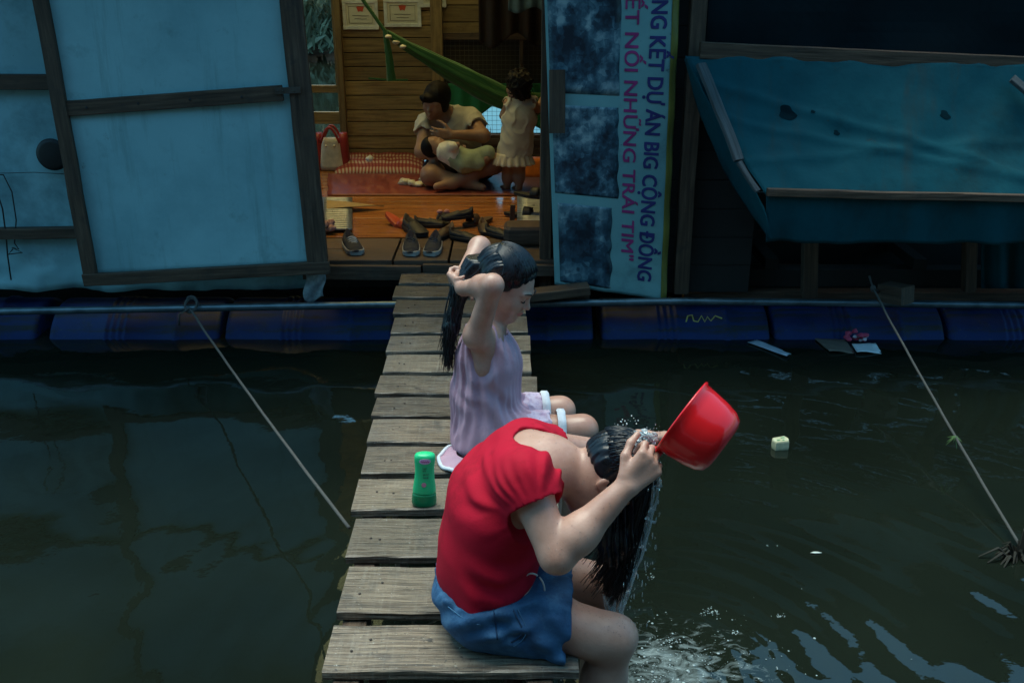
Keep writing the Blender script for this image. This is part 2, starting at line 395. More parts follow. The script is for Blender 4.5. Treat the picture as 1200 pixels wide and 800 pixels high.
# --- back wall of the boarded room
mb = MB(); z = FZ + .005; k = 0
while z < 2.52:
    h = rnd.uniform(.085, .108); x0, x1 = P(401, 100, YB).x, P(511, 100, YB).x
    mb.timber((x0, YB + rnd.uniform(-.004, .004), z + h / 2), (x1, YB + rnd.uniform(-.004, .004), z + h / 2), .02, h - .006, n=6, jit=.002)
    z += h
z = P(540, 46, YB).z
while z < 2.52:
    mb.timber((P(517, 40, YB).x, YB, z + .06), (1.15, YB, z + .06), .02, .112, n=6, jit=.002); z += .118
mb.build('back_wall', wood_warm, HB)
mb = MB(); mb.timber((P(401, 100, YB).x, YB + .025, 1.29), (P(512, 100, YB).x, YB + .025, 1.29), .01, 2.44, n=2, jit=0); zc = P(540, 46, YB).z; mb.timber((P(517, 40, YB).x, YB + .026, (zc + 2.52) / 2), (1.15, YB + .026, (zc + 2.52) / 2), .01, 2.52 - zc, n=2, jit=0); mb.timber((P(517, 40, YB).x, YB + .026, .17), (1.15, YB + .026, .17), .01, .2, n=2, jit=0); mb.build('light_stop_lining', gapm, HB)  # lining added behind the boards to stop light showing through their gaps
mb = MB(); z = FZ + .005
for h in (.1, .1): mb.timber((P(517, 40, YB).x, YB, z + h / 2), (1.15, YB, z + h / 2), .02, h - .005, n=5); z += h
mb.build('lower_wall', wood_dark, HB)
mb = MB()
a = P(513, 80, YB - .03).x; mb.timber((a, YB - .035, FZ), (a, YB - .035, 2.3), .085, .05, up=(0, 1, 0), n=8)
a = P(399, 80, YB - .03).x; mb.timber((a, YB - .035, FZ), (a, YB - .035, 2.3), .05, .05, up=(0, 1, 0), n=8)
a = P(352, 80, YB - .03).x; mb.timber((a, YB - .03, FZ), (a, YB - .03, 2.3), .07, .05, up=(0, 1, 0), n=8)
mb.build('wall_posts', wood_warm, HB)
# left window: two panes with rails between
xl, xr = P(356, 60, YB).x, P(397, 60, YB).x
mb = MB()
for v0, h in ((104, .055), (138, .09)):
    zc = P(375, v0, YB).z; mb.timber((xl, YB - .005, zc), (xr, YB - .005, zc), .03, h, n=4)
zc = P(375, -6, YB).z; mb.timber((xl, YB - .005, zc), (xr, YB - .005, zc), .03, .06, n=4)
a = P(394, 60, YB).x; mb.timber((a, YB - .004, P(390, 100, YB).z), (a, YB - .004, P(390, -2, YB).z), .03, .026, up=(0, 1, 0), n=4)
mb.timber((xl, YB - .004, FZ + .09), (xr, YB - .004, FZ + .09), .02, .17, n=4)
fr = mb.build('window_frame', wood_warm, HB)
mb = MB(); zc = P(375, -6, YB).z + .09
while zc < 2.5: mb.timber((xl - .02, YB, zc), (xr, YB, zc), .02, .1, n=3); zc += .106
mb.build('upper_wall', wood_warm, HB)
mb = MB()
for k in range(21): mb.timber((-4.5, YB, -.2 + k * .13), (-2.4, YB, -.2 + k * .13), .02, .126, n=4)
mb.build('left_bay_boards', gapm, HB)
# wall left of the little window and the room's left wall, with a wide opening towards the bank
mb = MB()
for k in range(24):
    mb.timber((-2.35, YB, FZ + .05 + k * .105), (xl - .02, YB, FZ + .05 + k * .105), .02, .1, n=4)
for k in range(22):
    zz = FZ + .05 + k * .105
    if .35 < zz < 2.1:
        mb.timber((-2.37, YB, zz), (-2.37, YB - .35, zz), .02, .1, n=2); mb.timber((-2.37, YF + .5, zz), (-2.37, YF + .06, zz), .02, .1, n=2)
    else: mb.timber((-2.37, YB, zz), (-2.37, YF + .06, zz), .02, .1, n=4)
mb.build('side_wall', wood_warm, HB)
# right part of the room: partition behind the banner
mb = MB()
for k in range(22): mb.timber((1.17, YB, FZ + .05 + k * .105), (1.17, YF + .4, FZ + .05 + k * .105), .02, .1, n=4)
mb.build('partition_wall', wood_warm, HB)
# right window: wire mesh over an open frame
wl, wr, wt, wb = P(517, 60, YB).x, 1.15, P(560, 46, YB).z, P(560, 163, YB).z
mb = MB()
mb.timber((wl, YB - .004, wb - .02), (wr, YB - .004, wb - .02), .035, .05, n=5); mb.timber((wl, YB - .004, wt + .02), (wr, YB - .004, wt + .02), .035, .05, n=5)
for a in (P(668 - 60, 60, YB).x + .02,): mb.timber((a, YB - .003, wb), (a, YB - .003, wt), .03, .02, up=(0, 1, 0), n=4)
wf = mb.build('window_frame', wood_dark, HB)
mb = MB(); x = wl
while x < wr: mb.tube([(x, YB + .02, wb), (x + rnd.uniform(-.004, .004), YB + .02, wt)], .0016, 4); x += .034
z = wb
while z < wt: mb.tube([(wl, YB + .022, z), (wr, YB + .022, z + rnd.uniform(-.004, .004))], .0016, 4); z += .034
mb.build('wire_mesh', plain('rusty_wire', (.11, .095, .07), .6, bump=0), wf)
# slats added to darken the mesh over the top half of that window
bm_ = MB(); zt = P(560, 108, YB).z; z = wt - .01
while z > zt:
    bm_.timber((wl, YB + .05, z), (wr, YB + .05, z), .006, .031, n=6, jit=.002, ch=.001); z -= .026
bm_.build('added_dark_slats', plain('dark_slats', (.045, .032, .018), .7), wf)

# --- roof and eave, over the whole boat
roofm = M('rusty_roof_sheet', [(0.3, (.05, .05, .05)), (0.7, (.12, .10, .09))], scale=3, rough=(.5, .8), bump=.2)
mb = MB()
def roof_bit(x0, x1, y0, y1, n):
    mb.sheet(lambda s, t: (lerp(x0, x1, s), lerp(y0, y1, t), 2.28 + .28 * (lerp(y0, y1, t) - 4.3) / 3.8 + .012 * math.sin(lerp(x0, x1, s) * 60)), n, 8, .012)
SKX0, SKX1, SKY0, SKY1 = -2.3, .1, 5.3, 7.4  # unseen roof opening, added to let more light into the room
roof_bit(-4.6, -1.0, 4.18, 4.46, 170); roof_bit(-4.6, 1.25, 4.45, SKY0, 190); roof_bit(-4.6, 1.25, SKY1, 8.1, 190); roof_bit(-4.6, SKX0, SKY0, SKY1, 90); roof_bit(SKX1, 1.25, SKY0, SKY1, 40)
roof = mb.build('roof', roofm, HB)
am = bpy.data.materials.new('added_amber_sheet'); am.use_nodes = True; t_ = am.node_tree; pb = t_.nodes['Principled BSDF']  # amber sheet added over the opening to warm the light inside
tr_ = t_.nodes.new('ShaderNodeBsdfTransparent'); tr_.inputs[0].default_value = (.98, .78, .46, 1); tl_ = t_.nodes.new('ShaderNodeBsdfTranslucent'); tl_.inputs[0].default_value = (.9, .76, .5, 1)
ms_ = t_.nodes.new('ShaderNodeMixShader'); ms_.inputs[0].default_value = .35; t_.links.new(tr_.outputs[0], ms_.inputs[1]); t_.links.new(tl_.outputs[0], ms_.inputs[2]); t_.links.new(ms_.outputs[0], t_.nodes['Material Output'].inputs[0])
MB().sheet(lambda s, t: (lerp(SKX0 - .03, SKX1 + .03, s), lerp(SKY0 - .03, SKY1 + .03, t), 2.305 + .28 * (lerp(SKY0, SKY1, t) - 4.3) / 3.8 + .012 * math.sin(lerp(SKX0, SKX1, s) * 60)), 90, 6, .003).build('added_roof_light', am, roof)
mb = MB(); mb.sheet(lambda s, t: (lerp(1.0, 4.8, s), lerp(4.90, 8.1, t), 1.72 + .6 * t - .03 * math.sin(s * 9) * (1 - t)), 60, 10, .01)
mb.sheet(lambda s, t: (lerp(.93, 4.8, s), 4.955 + .03 * math.sin(s * 31 + 2 * t) * t + .02 * nz((s * 6, t * 3, 0)), lerp(1.72, P(1000, 76, 4.95).z, t)), 70, 14, .004)
mb.build('roof_tarp', black_tarp, HB)

# --- front wall, left: pale tarpaulin nailed over battens
xd = P(350, 150, YF).x
def tarp_l(s, t):
    x = lerp(-4.6, xd - .02, s); z = lerp(P(60, 343, YF).z, 2.27, t)
    low = max(0, 1 - t * 5)
    y = YF + .05 + .006 * nz((x * 3, z * 3, 0)) + low * (.022 * nz((x * 8, z * 14, 4)) + .012 * nz((x * 19, z * 25, 9)))
    return (x, y, z + low * low * .02 * nz((x * 5, 0, 8)))
MB().sheet(tarp_l, 170, 60, .003).build('tarp_wall', tarp_pale, HB, smooth=True)
mb = MB()
for (u0, v0, u1, v1, w) in ((-300, 96, 60, 96, .07), (-300, 278, 100, 272, .055)):
    MB().timber(P(u0, v0, YF + .015), P(u1, v1, YF + .015), .05, w, n=14).build('wall_batten', wood_dark, HB)
mb.timber((xd - .055, YF + .005, FZ - .02), (xd - .055, YF + .005, 2.27), .07, .06, up=(0, 1, 0), n=12)
mb.timber((xd - .005, YF + .12, FZ), (xd - .005, YF + .12, 2.27), .05, .10, up=(0, 1, 0), n=12)
mb.build('door_jamb', wood_dark, HB)
mb = MB()
for k in range(16): mb.timber((.17, YF + .075, -.06 + k * .15), (1.25, YF + .075, -.06 + k * .15), .02, .148, n=4)
mb.build('front_wall', gapm, HB)
# posts beside the banner and along the right bay
mb = MB()
for (u, yy, w) in ((806, YF + .03, .075), (830, YF + .16, .06), (640, YF + .07, .06)):
    x = P(u, 200, yy).x; MB().timber((x, yy, -.12), (x, yy, 2.2), w, .07, up=(0, 1, 0), n=12).build('front_post', wood_dark, HB)
for (u, v0, v1, yy, w) in ((949, 270, 347, 4.98, .075), (1136, 275, 340, 5.02, .06)):
    MB().timber(P(u - 1, v1, yy), P(u + 2, v0 - 60, yy), w, .06, up=(0, 1, 0), n=8).build('front_post', wood_dark, HB)
mb = MB()
for a_, b_, w_, t__ in ((P(820, 59, 4.86), P(1330, 82, 4.86), .05, .075), (P(800, 317, 5.3), P(1330, 321, 5.3), .06, .07), (P(800, 345, 5.1), P(1330, 345, 5.1), .08, .05)):
    MB().timber(a_, b_, w_, t__, n=16).build('front_rail', wood_dark, HB)
mb = MB()
for k in range(9): mb.timber((.95, 6.0, -.05 + k * .16), (4.5, 6.0, -.05 + k * .16), .02, .15, n=5)
for k in range(15): mb.timber((1.20, 5.02, -.05 + k * .16), (1.20, 7.6, -.05 + k * .16), .02, .158, n=3)
mb.build('bay_back_wall', gapm, HB)
gs_ = plain('grey_slat', (.22, .2, .17), .7)
for u_ in (1040, 1080, 1120, 1160, 893): MB().timber(P(u_, 311, 5.6), P(u_ + 33, 311, 5.6), .05, .022, n=2).build('bay_slat', gs_, HB)
# ledge to the right of the walkway, jutting out under the banner
mb = MB(); a, b = P(604, 348, 4.80), P(690, 338, 4.83)
mb.timber(a, b, .10, .045, n=6); mb.timber(P(560, 352, 4.9), P(690, 348, 4.9), .09, .05, n=5); mb.build('ledge', wood_dark, HB)
mb = MB(); mb.sheet(lambda s, t: P(lerp(1150, 1240, s), lerp(262, 338, t), 5.0 + .03 * math.sin(s * 20)), 20, 10, .004); mb.build('bay_curtain', tarp_blue, HB, smooth=True)
mb = MB(); mb.sheet(lambda s, t: P(lerp(357, 380, s) + 2 * math.sin(t * 6), lerp(318, 351 + 4 * math.sin(s * 5), t), 4.86 + .012 * math.sin(s * 7 + t * 5)), 10, 12, .002); mb.build('tarp_scrap', M('worn_plastic', [(.35, (.12, .17, .18)), (.7, (.42, .46, .46))], scale=20), HB, smooth=True)

# --- the framed tin door leaf swung back against the left wall
DR = {}
tl, tr, bl, br = P(48, -10, 4.86), P(341, -10, 4.86), P(109, 326, 4.80), P(374, 312, 4.83)
def dq(s, t): return bl.lerp(br, s).lerp(tl.lerp(tr, s), t)
dn = (br - bl).cross(tl - bl).normalized()
ext = 1.75
def dq2(s, t): return dq(s, t * ext)
door = MB().sheet(lambda s, t: dq2(s, t) + dn * (.009 * nz((s * 3, t * 3, 1)) + .003 * nz((s * 9, t * 4, 6))), 40, 50, .004).build('door', panel_blue, HB, smooth=True)
mb = MB(); f = -dn * .0 + Vector((0, -.020, 0))
mb.timber(dq2(0, -.01) + f, dq2(0, 1) + f, .03, .068, up=(br - bl), n=16, jit=.003).build('stile', wood_dark, door); mb = MB()
mb.timber(dq2(1, -.015) + f, dq2(1, 1) + f, .03, .105, up=(br - bl), n=16, jit=.003); mb.build('stile', wood_dark, door)
mb = MB(); f = Vector((0, -.018, 0)); e = (br - bl).normalized() * .036
mb.timber(bl - e * 1.0 + f + Vector((0, -.006, 0)), br + e * 1.6 + f + Vector((0, -.006, 0)), .03, .062, n=12, jit=.003).build('rail', wood_dark, door); mb = MB()
mid0, mid1 = P(72, 127, 4.84), P(346, 108, 4.84)
mb.timber(mid0 + e * 1.1 + f, mid1 - e * 1.55 + f, .026, .072, n=12, jit=.003).build('rail', wood_dark, door); mb = MB()
mb.timber(dq2(0, .98) + e + f, dq2(1, .98) - e * 1.5 + f, .026, .07, n=10); mb.build('rail', wood_dark, door)
mb = MB(); c = P(337, 107, 4.80)
mb.timber(c + Vector((-.06, 0, 0)), c + Vector((.06, 0, .006)), .004, .03, n=2, jit=0)
for dx in (-.045, -.02, .03): mb.blob(c + Vector((dx, -.004, .002)), .005, 6, 4)
mb.build('hinge', plain('rusted_iron', (.10, .085, .07), .5, metallic=.6), door)
mb = MB()
for q in range(4):
    p = mid0.lerp(mid1, .12 + .22 * q) + Vector((0, -.034, rnd.uniform(-.01, .01))); mb.blob(p, (.007, .003, .007), 6, 4)
mb.build('nail_heads', plain('nail_iron', (.02, .02, .02), .5), door)

# --- floats and pipe
drum_m = M('blue_drum_plastic', [(0.3, (.003, .016, .08)), (0.7, (.006, .030, .14))], scale=4, rough=(.5, .7), bump=.08, spec=.3,
           stain_glint=[(9, .54, .72, (.022, .026, .022)), (30, .6, .7, (.05, .07, .10)), (1.2, .52, .62, (.02, .024, .02), (.8, 14, 14)), (3, .5, .85, (.008, .03, .12))])
drum_hi = drum_m
def drum(x0, L, label, dz=0.0, dark=None):
    prof = [(0.0001, 0), (.262, 0), (.274, .004), (.281, .014), (.283, .03)]
    for c in (.30, .335, .37, .405): prof += [(.282, c - .013), (.290, c - .006), (.290, c + .004), (.282, c + .011)]
    prof += [(.284, L * .72), (.293, L * .735), (.293, L * .755), (.284, L * .77), (.283, L - .03), (.281, L - .014), (.274, L - .004), (.262, L), (.0001, L)]
    Mx = Matrix.Translation((x0, 5.15, -.505 + dz)) @ Matrix.Rotation(math.pi / 2, 4, 'Y') @ Matrix.Rotation(rnd.uniform(0, 6), 4, 'Z')
    mb = MB().lathe(prof, 48, Mx, close=True)
    o = mb.build('float_drum', drum_m, loc=(x0, 5.15, -.505 + dz), smooth=True)
    return tag(o, label, 'drum', 'blue float drums under the houseboat')
drum(-3.42, .9, 'blue plastic float drum at the far left of the waterline, cut by the picture edge')
drum(-2.45, .9, 'dark blue float drum under the pale tarp wall, where the left rope is tied')
drum(-1.52, .89, 'brightest blue float drum, between the left rope and the plank walkway')
drum(-.50, .93, 'blue float drum beside the walkway, behind the girl in the lilac dress')
drum(.475, .89, 'dark ribbed blue float drum with yellow scrawl below the banner')
drum(1.39, .9, 'ribbed blue float drum behind the pink scrap and the floating cardboard')
drum(2.31, .9, 'blue float drum right of the knot of the right rope')
drum(3.23, .9, 'blue float drum at the right edge of the waterline')
mb = MB(); q = [P(u_, v_, 4.865) for u_, v_ in ((804, 377), (806, 370), (811, 369), (813, 376), (818, 377), (822, 370), (826, 377), (829, 371), (833, 376), (838, 370), (846, 373))]
sc = mb.tube(q, .004, 5).build('scrawl', plain('yellow_paint', (.45, .42, .12), .6), next(o for o in bpy.data.objects if 'yellow scrawl' in str(o.get('label'))))
steel = M('galvanised_pipe', [(.3, (.08, .12, .14)), (.7, (.18, .24, .27))], scale=9, rough=(.28, .5), bump=.1, metallic=.75, stain_glint=[(7, .58, .7, (.1, .09, .08))])
pts = [P(u, v, 4.82) for u, v in ((-300, 371), (0, 365), (230, 361), (450, 357), (620, 356), (800, 353), (1000, 355), (1200, 358), (1500, 363))]
tag(MB().tube(pts, .019, 14).build('steel_pipe', steel, loc=pts[3], smooth=True), 'long grey steel pipe lashed above the blue drums along the houseboat front', 'pipe')

# --- blue awning over the right bay
wood_bleach = M('bleached_batten', [(.3, (.035, .042, .046)), (.7, (.10, .115, .12))], spec=.2, rough=(.7, .9), bump=.6, bscale=2.5, **WOOD_UV)
tarp_blot = plain('tar_patch', (.003, .018, .024), .9, spec=.05)
AW = thing('tarp_awning', P(1000, 230, 4.6), 'stained blue tarpaulin awning with wooden battens sloping over the dark right bay', 'awning')
A0, A1 = P(803, 66, 4.84), P(1420, 80, 4.84); B0, B1 = P(897, 228, 4.50), P(1420, 240, 4.50)
def awn(s, t):
    p = A0.lerp(A1, s).lerp(B0.lerp(B1, s), t)
    fold = .014 * nz((s * 9, t * 3 + s * 4, 2)) + .008 * nz((s * 24, t * 6 + s * 9, 5)) + .012 * math.exp(-((t - .15 - s * 1.1) / .035) ** 2) + .010 * math.exp(-((t - .42 - s * .7) / .03) ** 2) + .008 * math.exp(-((t - .75 + s * .35) / .03) ** 2) + .006 * math.sin((s * 5 + t * 2.2) * 7) * math.exp(-abs(t - .35 - .5 * s) * 5)
    return p + Vector((0, -.6, .8)) * (fold - .03 * math.sin(t * 3.14) * (1 + .3 * math.sin(s * 12)))
aw = MB().sheet(awn, 90, 40, .003).build('awning_sheet', tarp_blue, AW, smooth=True)
C0, C1 = P(897, 283, 4.53), P(1420, 287, 4.55)
def val(s, t):
    p = B0.lerp(B1, s).lerp(C0.lerp(C1, s), t) + Vector((0, -.012, 0))
    return p + Vector((0, 1, 0)) * (.018 * t * math.sin(s * 34 + 2 * nz((s * 6, 0, 0)))) + Vector((0, 0, .012 * t * nz((s * 14, 0, 5))))
MB().sheet(val, 110, 12, .003).build('valance', tarp_blue, AW, smooth=True)
F0, F1 = P(802, 68, 4.86), P(905, 278, 4.52)
def flap(s, t):
    a = A0.lerp(B0 + Vector((0, 0, -.06)), t); e = [P(802, 70, 4.93), P(820, 135, 4.90), P(848, 200, 4.84), P(876, 245, 4.72), P(903, 281, 4.50)]
    k = t * 4; i = min(3, int(k)); b = e[i].lerp(e[i + 1], k - i)
    return a.lerp(b, s) + Vector((0, -.02 * math.sin(s * 3.1) , .01 * nz((s * 5, t * 9, 0))))
MB().sheet(flap, 12, 50, .003).build('side_flap', tarp_blue, AW, smooth=True)
mb = MB(); f = Vector((0, -.028, .016))
mb.timber(P(822, 75, 4.80), P(866, 188, 4.54), .05, .022, up=(.3, -.7, .6), n=8, jit=.003).build('batten', wood_bleach, AW); mb = MB()
mb.timber(P(866, 190, 4.52), P(888, 224, 4.45), .028, .018, up=(.3, -.7, .6), n=4, jit=.003).build('batten', wood_bleach, AW); mb = MB()
mb.timber(P(1186, 92, 4.75), P(1230, 130, 4.68), .045, .02, up=(.3, -.7, .6), n=4); mb.build('batten', wood_bleach, AW)
mb = MB(); mb.timber(B0 + f, B1 + f, .03, .035, n=20, jit=.003); mb.build('edge_batten', wood_dark, AW)
for (u, v, r_) in ((921, 138, .040), (1109, 134, .026), (980, 157, .015), (955, 130, .010)):
    best = min(((awn(i / 60, j / 30) - P(u, v, lerp(4.84, 4.5, j / 30))).length, i, j) for i in range(61) for j in range(31))
    s0, t0 = best[1] / 60, best[2] / 30
    MB().sheet(lambda a, b: awn(s0 + (r_ / 2.6) * math.cos(a * 6.283) * b * (1 + .18 * math.sin(a * 6.283 * 3) + .1 * math.sin(a * 6.283 * 5)), t0 + (r_ * 1.25) * math.sin(a * 6.283) * b) + Vector((0, -.002, .003)), 20, 3, .0012).build('patch', tarp_blot, AW)

# ================================================================== UNSEEN BLOCK ADDED BEHIND THE VIEWER TO SHUT OFF THE LOW SKY
NB = thing('sky_blocker', (0, -3.2, WZ), 'dark boarded block with a roof, added behind the viewer to block the low sky', 'sky_blocker')
mb = MB()
for k in range(22): mb.timber((-9, -3.2, WZ + .25 + k * .25), (9, -3.2, WZ + .25 + k * .25), .03, .245, n=6)
for x in (-9, 9):
    for k in range(22): mb.timber((x, -3.22, WZ + .25 + k * .25), (x, -9, WZ + .25 + k * .25), .03, .245, n=4)
mb.build('wall', wood_dark, NB)
MB().sheet(lambda s, t: (lerp(-9.6, 9.6, s), lerp(-2.6, -9.4, t), 5.3 + 1.6 * (1 - abs(2 * t - 1)) + .02 * math.sin(s * 300)), 300, 8, .02).build('roof', roofm, NB)
# ================================================================== BANNER
BQ = [P(638, 0, 4.92), P(797, 0, 4.92), P(781, 352, 4.90), P(650, 333, 4.90)]   # TL TR BR BL as far as the photo's top edge
def bn(s, t):   # s across, t down; t < 0 continues above the picture
    l = BQ[0].lerp(BQ[3], t); r = BQ[1].lerp(BQ[2], t)
    p = l.lerp(r, s)
    edge = max(0, s - .93) / .07
    low = max(0, t - .78)
    return p + Vector((0, .02 * edge * edge + .004 * nz((s * 4, t * 9, 0)) - low * .05 * nz((s * 6 + 3, t * 17, 2)) - .01 * math.sin(t * 30 + s * 4) * edge, 0))
def bnf(s, t, d=.003): return bn(s, t) + Vector((0, -d, 0))
banner_m = M('banner_vinyl', [(0.3, (.15, .32, .33)), (0.7, (.21, .40, .39))], scale=3, rough=(.35, .55), bump=.15, bscale=12, bdist=.004,
             stain_glint=[(4, .56, .8, (.09, .18, .19)), (26, .63, .72, (.06, .10, .10))])
BN = MB().sheet(lambda s, t: bn(s, lerp(-.42, 1, t)), 26, 120, .004).build('banner', banner_m, loc=BQ[3], smooth=True)
tag(BN, 'sun bleached vinyl banner with purple and navy lettering turned sideways, hung beside the doorway', 'banner')
MB().sheet(lambda s, t: bnf(lerp(.945, 1.0, s), lerp(-.42, 1, t), .0035), 5, 120, .002).build('border', M('yellow_border', [(.3, (.11, .105, .02)), (.7, (.21, .19, .03))], scale=6, rough=(.4, .6)), BN, smooth=True)
def photo_mat(name, sc, seed):
    m = bpy.data.materials.new(name); m.use_nodes = True; t = m.node_tree; N = t.nodes; L = t.links; b = N['Principled BSDF']
    tc = N.new('ShaderNodeTexCoord'); mp = N.new('ShaderNodeMapping'); mp.inputs['Location'].default_value = (seed, seed * 2.3, seed * .7); L.new(tc.outputs['Object'], mp.inputs[0])
    def nn(scl, st, det):
        m2 = N.new('ShaderNodeMapping'); m2.inputs['Scale'].default_value = st; L.new(mp.outputs[0], m2.inputs[0])
        q = N.new('ShaderNodeTexNoise'); q.inputs['Scale'].default_value = scl; q.inputs['Detail'].default_value = det; q.inputs['Roughness'].default_value = .6; L.new(m2.outputs[0], q.inputs['Vector']); return q.outputs[0]
    def mad(a, k, b_):
        q = N.new('ShaderNodeMath'); q.operation = 'MULTIPLY_ADD'; L.new(a, q.inputs[0]); q.inputs[1].default_value = k
        if b_ is None: q.inputs[2].default_value = 0
        else: L.new(b_, q.inputs[2])
        return q.outputs[0]
    v = N.new('ShaderNodeTexVoronoi'); v.inputs['Scale'].default_value = sc * .8; v.distance = 'MANHATTAN'; L.new(mp.outputs[0], v.inputs['Vector'])
    sp = N.new('ShaderNodeSeparateColor'); L.new(v.outputs['Color'], sp.inputs[0])
    v2 = N.new('ShaderNodeTexVoronoi'); v2.inputs['Scale'].default_value = sc * 2.6; L.new(mp.outputs[0], v2.inputs['Vector'])
    sp2 = N.new('ShaderNodeSeparateColor'); L.new(v2.outputs['Color'], sp2.inputs[0])
    o_ = mad(nn(sc * .42, (1, 1, .8), 4), 1.5, None); o_ = mad(nn(sc * 1.2, (1, 1, .25), 6), .45, o_); o_ = mad(nn(sc * 1.1, (.3, 1, 1), 6), .25, o_); o_ = mad(sp.outputs[0], .16, o_); o_ = mad(sp2.outputs[1], .14, o_)
    ad = N.new('ShaderNodeMath'); ad.operation = 'ADD'; ad.inputs[1].default_value = -.62; L.new(o_, ad.inputs[0])
    r = N.new('ShaderNodeValToRGB'); e = r.color_ramp.elements; e[0].position = .42; e[0].color = (.006, .016, .028, 1); e[1].position = .92; e[1].color = (.30, .39, .40, 1)
    x = e.new(.60); x.color = (.024, .065, .095, 1); x = e.new(.74); x.color = (.085, .17, .21, 1)
    L.new(ad.outputs[0], r.inputs[0]); L.new(r.outputs[0], b.inputs['Base Color']); b.inputs['Roughness'].default_value = .45
    return m
for (s0, s1, t0, t1, sc, sd) in ((.02, .565, -.42, .305, 16, 1.3), (.03, .555, .345, .655, 19, 4.1), (.05, .50, .69, .985, 13, 7.7)):
    MB().sheet(lambda s, t: bnf(lerp(s0, s1 + .02 * nz((t * 6, sd, 0)), s), lerp(t0, t1, t), .003), 10, 30, .0016).build('photo_print', photo_mat('blue_photo_print', sc, sd), BN, smooth=True)

def text_mesh(txt, bold):
    c = bpy.data.curves.new('txt', 'FONT'); c.body = txt; c.size = 1; c.offset = bold; c.extrude = 0.0; c.resolution_u = 3; c.align_x = 'LEFT'
    o = bpy.data.objects.new('txt', c); COL.objects.link(o)
    bpy.context.view_layer.update()
    me = bpy.data.meshes.new_from_object(o.evaluated_get(bpy.context.evaluated_depsgraph_get()))
    bm = bmesh.new(); bm.from_mesh(me); bmesh.ops.triangulate(bm, faces=bm.faces)
    bmesh.ops.subdivide_edges(bm, edges=[e for e in bm.edges if e.calc_length() > .25], cuts=2)
    bpy.data.objects.remove(o); bpy.data.curves.remove(c)
    vs = [v.co.copy() for v in bm.verts]; fs = [[v.index for v in f.verts] for f in bm.faces]; bm.free(); bpy.data.meshes.remove(me)
    return vs, fs
def letter_on(txt, s_base0, s_base1, sh, t0, t1, mat, bold, name):
    """lettering turned clockwise: reads downwards, letter tops towards +s"""
    v0_, f0_ = text_mesh(txt, 0.0); vs, fs, dd = [], [], []
    for k, (sx_, sy_) in enumerate(((1, .7), (-1, .7), (1, -.7), (-1, -.7), (1, 0), (-1, 0), (0, 1), (0, -1), (0, 0))):
        o = len(vs); vs += [v + Vector((sx_ * bold[0], sy_ * bold[1], 0)) for v in v0_]; fs += [[i + o for i in f] for f in f0_]; dd += [.0042 + .00016 * k] * len(v0_)
    x0 = min(v.x for v in vs); x1 = max(v.x for v in vs)
    out = []
    for v, d_ in zip(vs, dd):
        q = (v.x - x0) / (x1 - x0); t = lerp(t0, t1, q); s = lerp(s_base0, s_base1, q) + v.y * sh
        out.append(bnf(s, t, d_))
    fs = [f[::-1] for f in fs]
    return link_mesh(name, out, fs, mat, BN)
navy = plain('navy_print', (.035, .035, .16), .45, bump=0); mag = plain('magenta_print', (.34, .035, .16), .45, bump=0)
letter_on('TỔNG KẾT DỰ ÁN BIG CỘNG ĐỒNG', .800, .735, .17, -.085, .94, navy, (.030, .022), 'lettering')
letter_on('"KẾT NỐI NHỮNG TRÁI TIM"', .600, .590, .148, -.085, .872, mag, (.018, .012), 'lettering')
# little wooden board nailed on the banner's left edge
mb = MB(); mb.timber(P(653, 82, 4.89), P(653, 156, 4.88), .016, .077, up=(1, 0, 0), n=6, jit=.002)
tag(mb.build('wooden_block', wood_dark, loc=P(653, 156, 4.88)), 'small brown wooden block nailed upright over the left edge of the banner', 'block')

# ================================================================== WALKWAY
WK = thing('plank_walkway', PZ(540, 560, -.05), 'narrow walkway of weathered grey planks running over the water to the doorway', 'walkway')
def uL(v): return 372 + .2008 * (795 - v)
def uR(v): return 684 - .168 * (795 - v)
rows = [(320, 332), (335, 348), (351, 367), (371, 389), (393, 411), (415, 435.5), (440, 461), (465, 487), (491, 518), (522, 553), (560, 596), (607, 652), (663, 717), (731, 786), (812, 875), (890, 965)]
offs = [2, -2, 2, 4, 3, 4, 0, 1, 2, 2, -1, 4, 7, 3, 0, 4]
mb = MB()
for (v0, v1), of in zip(rows, offs):
    y0, y1 = PZ(600, v0, 0).y, PZ(600, v1, 0).y; vm = (v0 + v1) / 2
    a = PZ(uL(v1) + of, v1, 0).x; b = PZ(uR(v1) + rnd.uniform(-5, 4), v1, 0).x
    tilt = rnd.uniform(-.006, .006); yc = (y0 + y1) / 2; hz = rnd.uniform(-.002, .002)
    mb.timber((a, yc - tilt, -.0125 + hz), (b, yc + tilt, -.0125 - hz + .0), (y1 - y0) * -1 if y1 < y0 else (y1 - y0), .025, n=22, jit=.0035, ch=.003)
mb.mi = 1
for (v0, v1), of in zip(rows[:14], offs):
    y = PZ(600, (v0 + v1) / 2, 0).y
    for q in (.12, .17, .82, .87):
        l, r = PZ(uL(v1), v1, 0), PZ(uR(v1), v1, 0); p = l.lerp(r, q + rnd.uniform(-.02, .02)); mb.blob((p.x, y + rnd.uniform(-.03, .03), .0015), (.004, .004, .002), 6, 4)
deck = mb.build('deck', [wood_grey, plain('rusty_nail', (.035, .025, .02), .6)], WK)
for (u0, u1) in ((.10, .16), (.84, .80)):
    mb = MB(); p = []
    for v in (318, 980):
        l, r = PZ(uL(v), v, 0), PZ(uR(v), v, 0); p.append(l.lerp(r, u0))
    mb.timber(p[0] + Vector((0, 0, -.066)), p[1] + Vector((0, 0, -.066)), .06, .075, n=16, jit=.003); mb.build('stringer', wood_dark, WK)
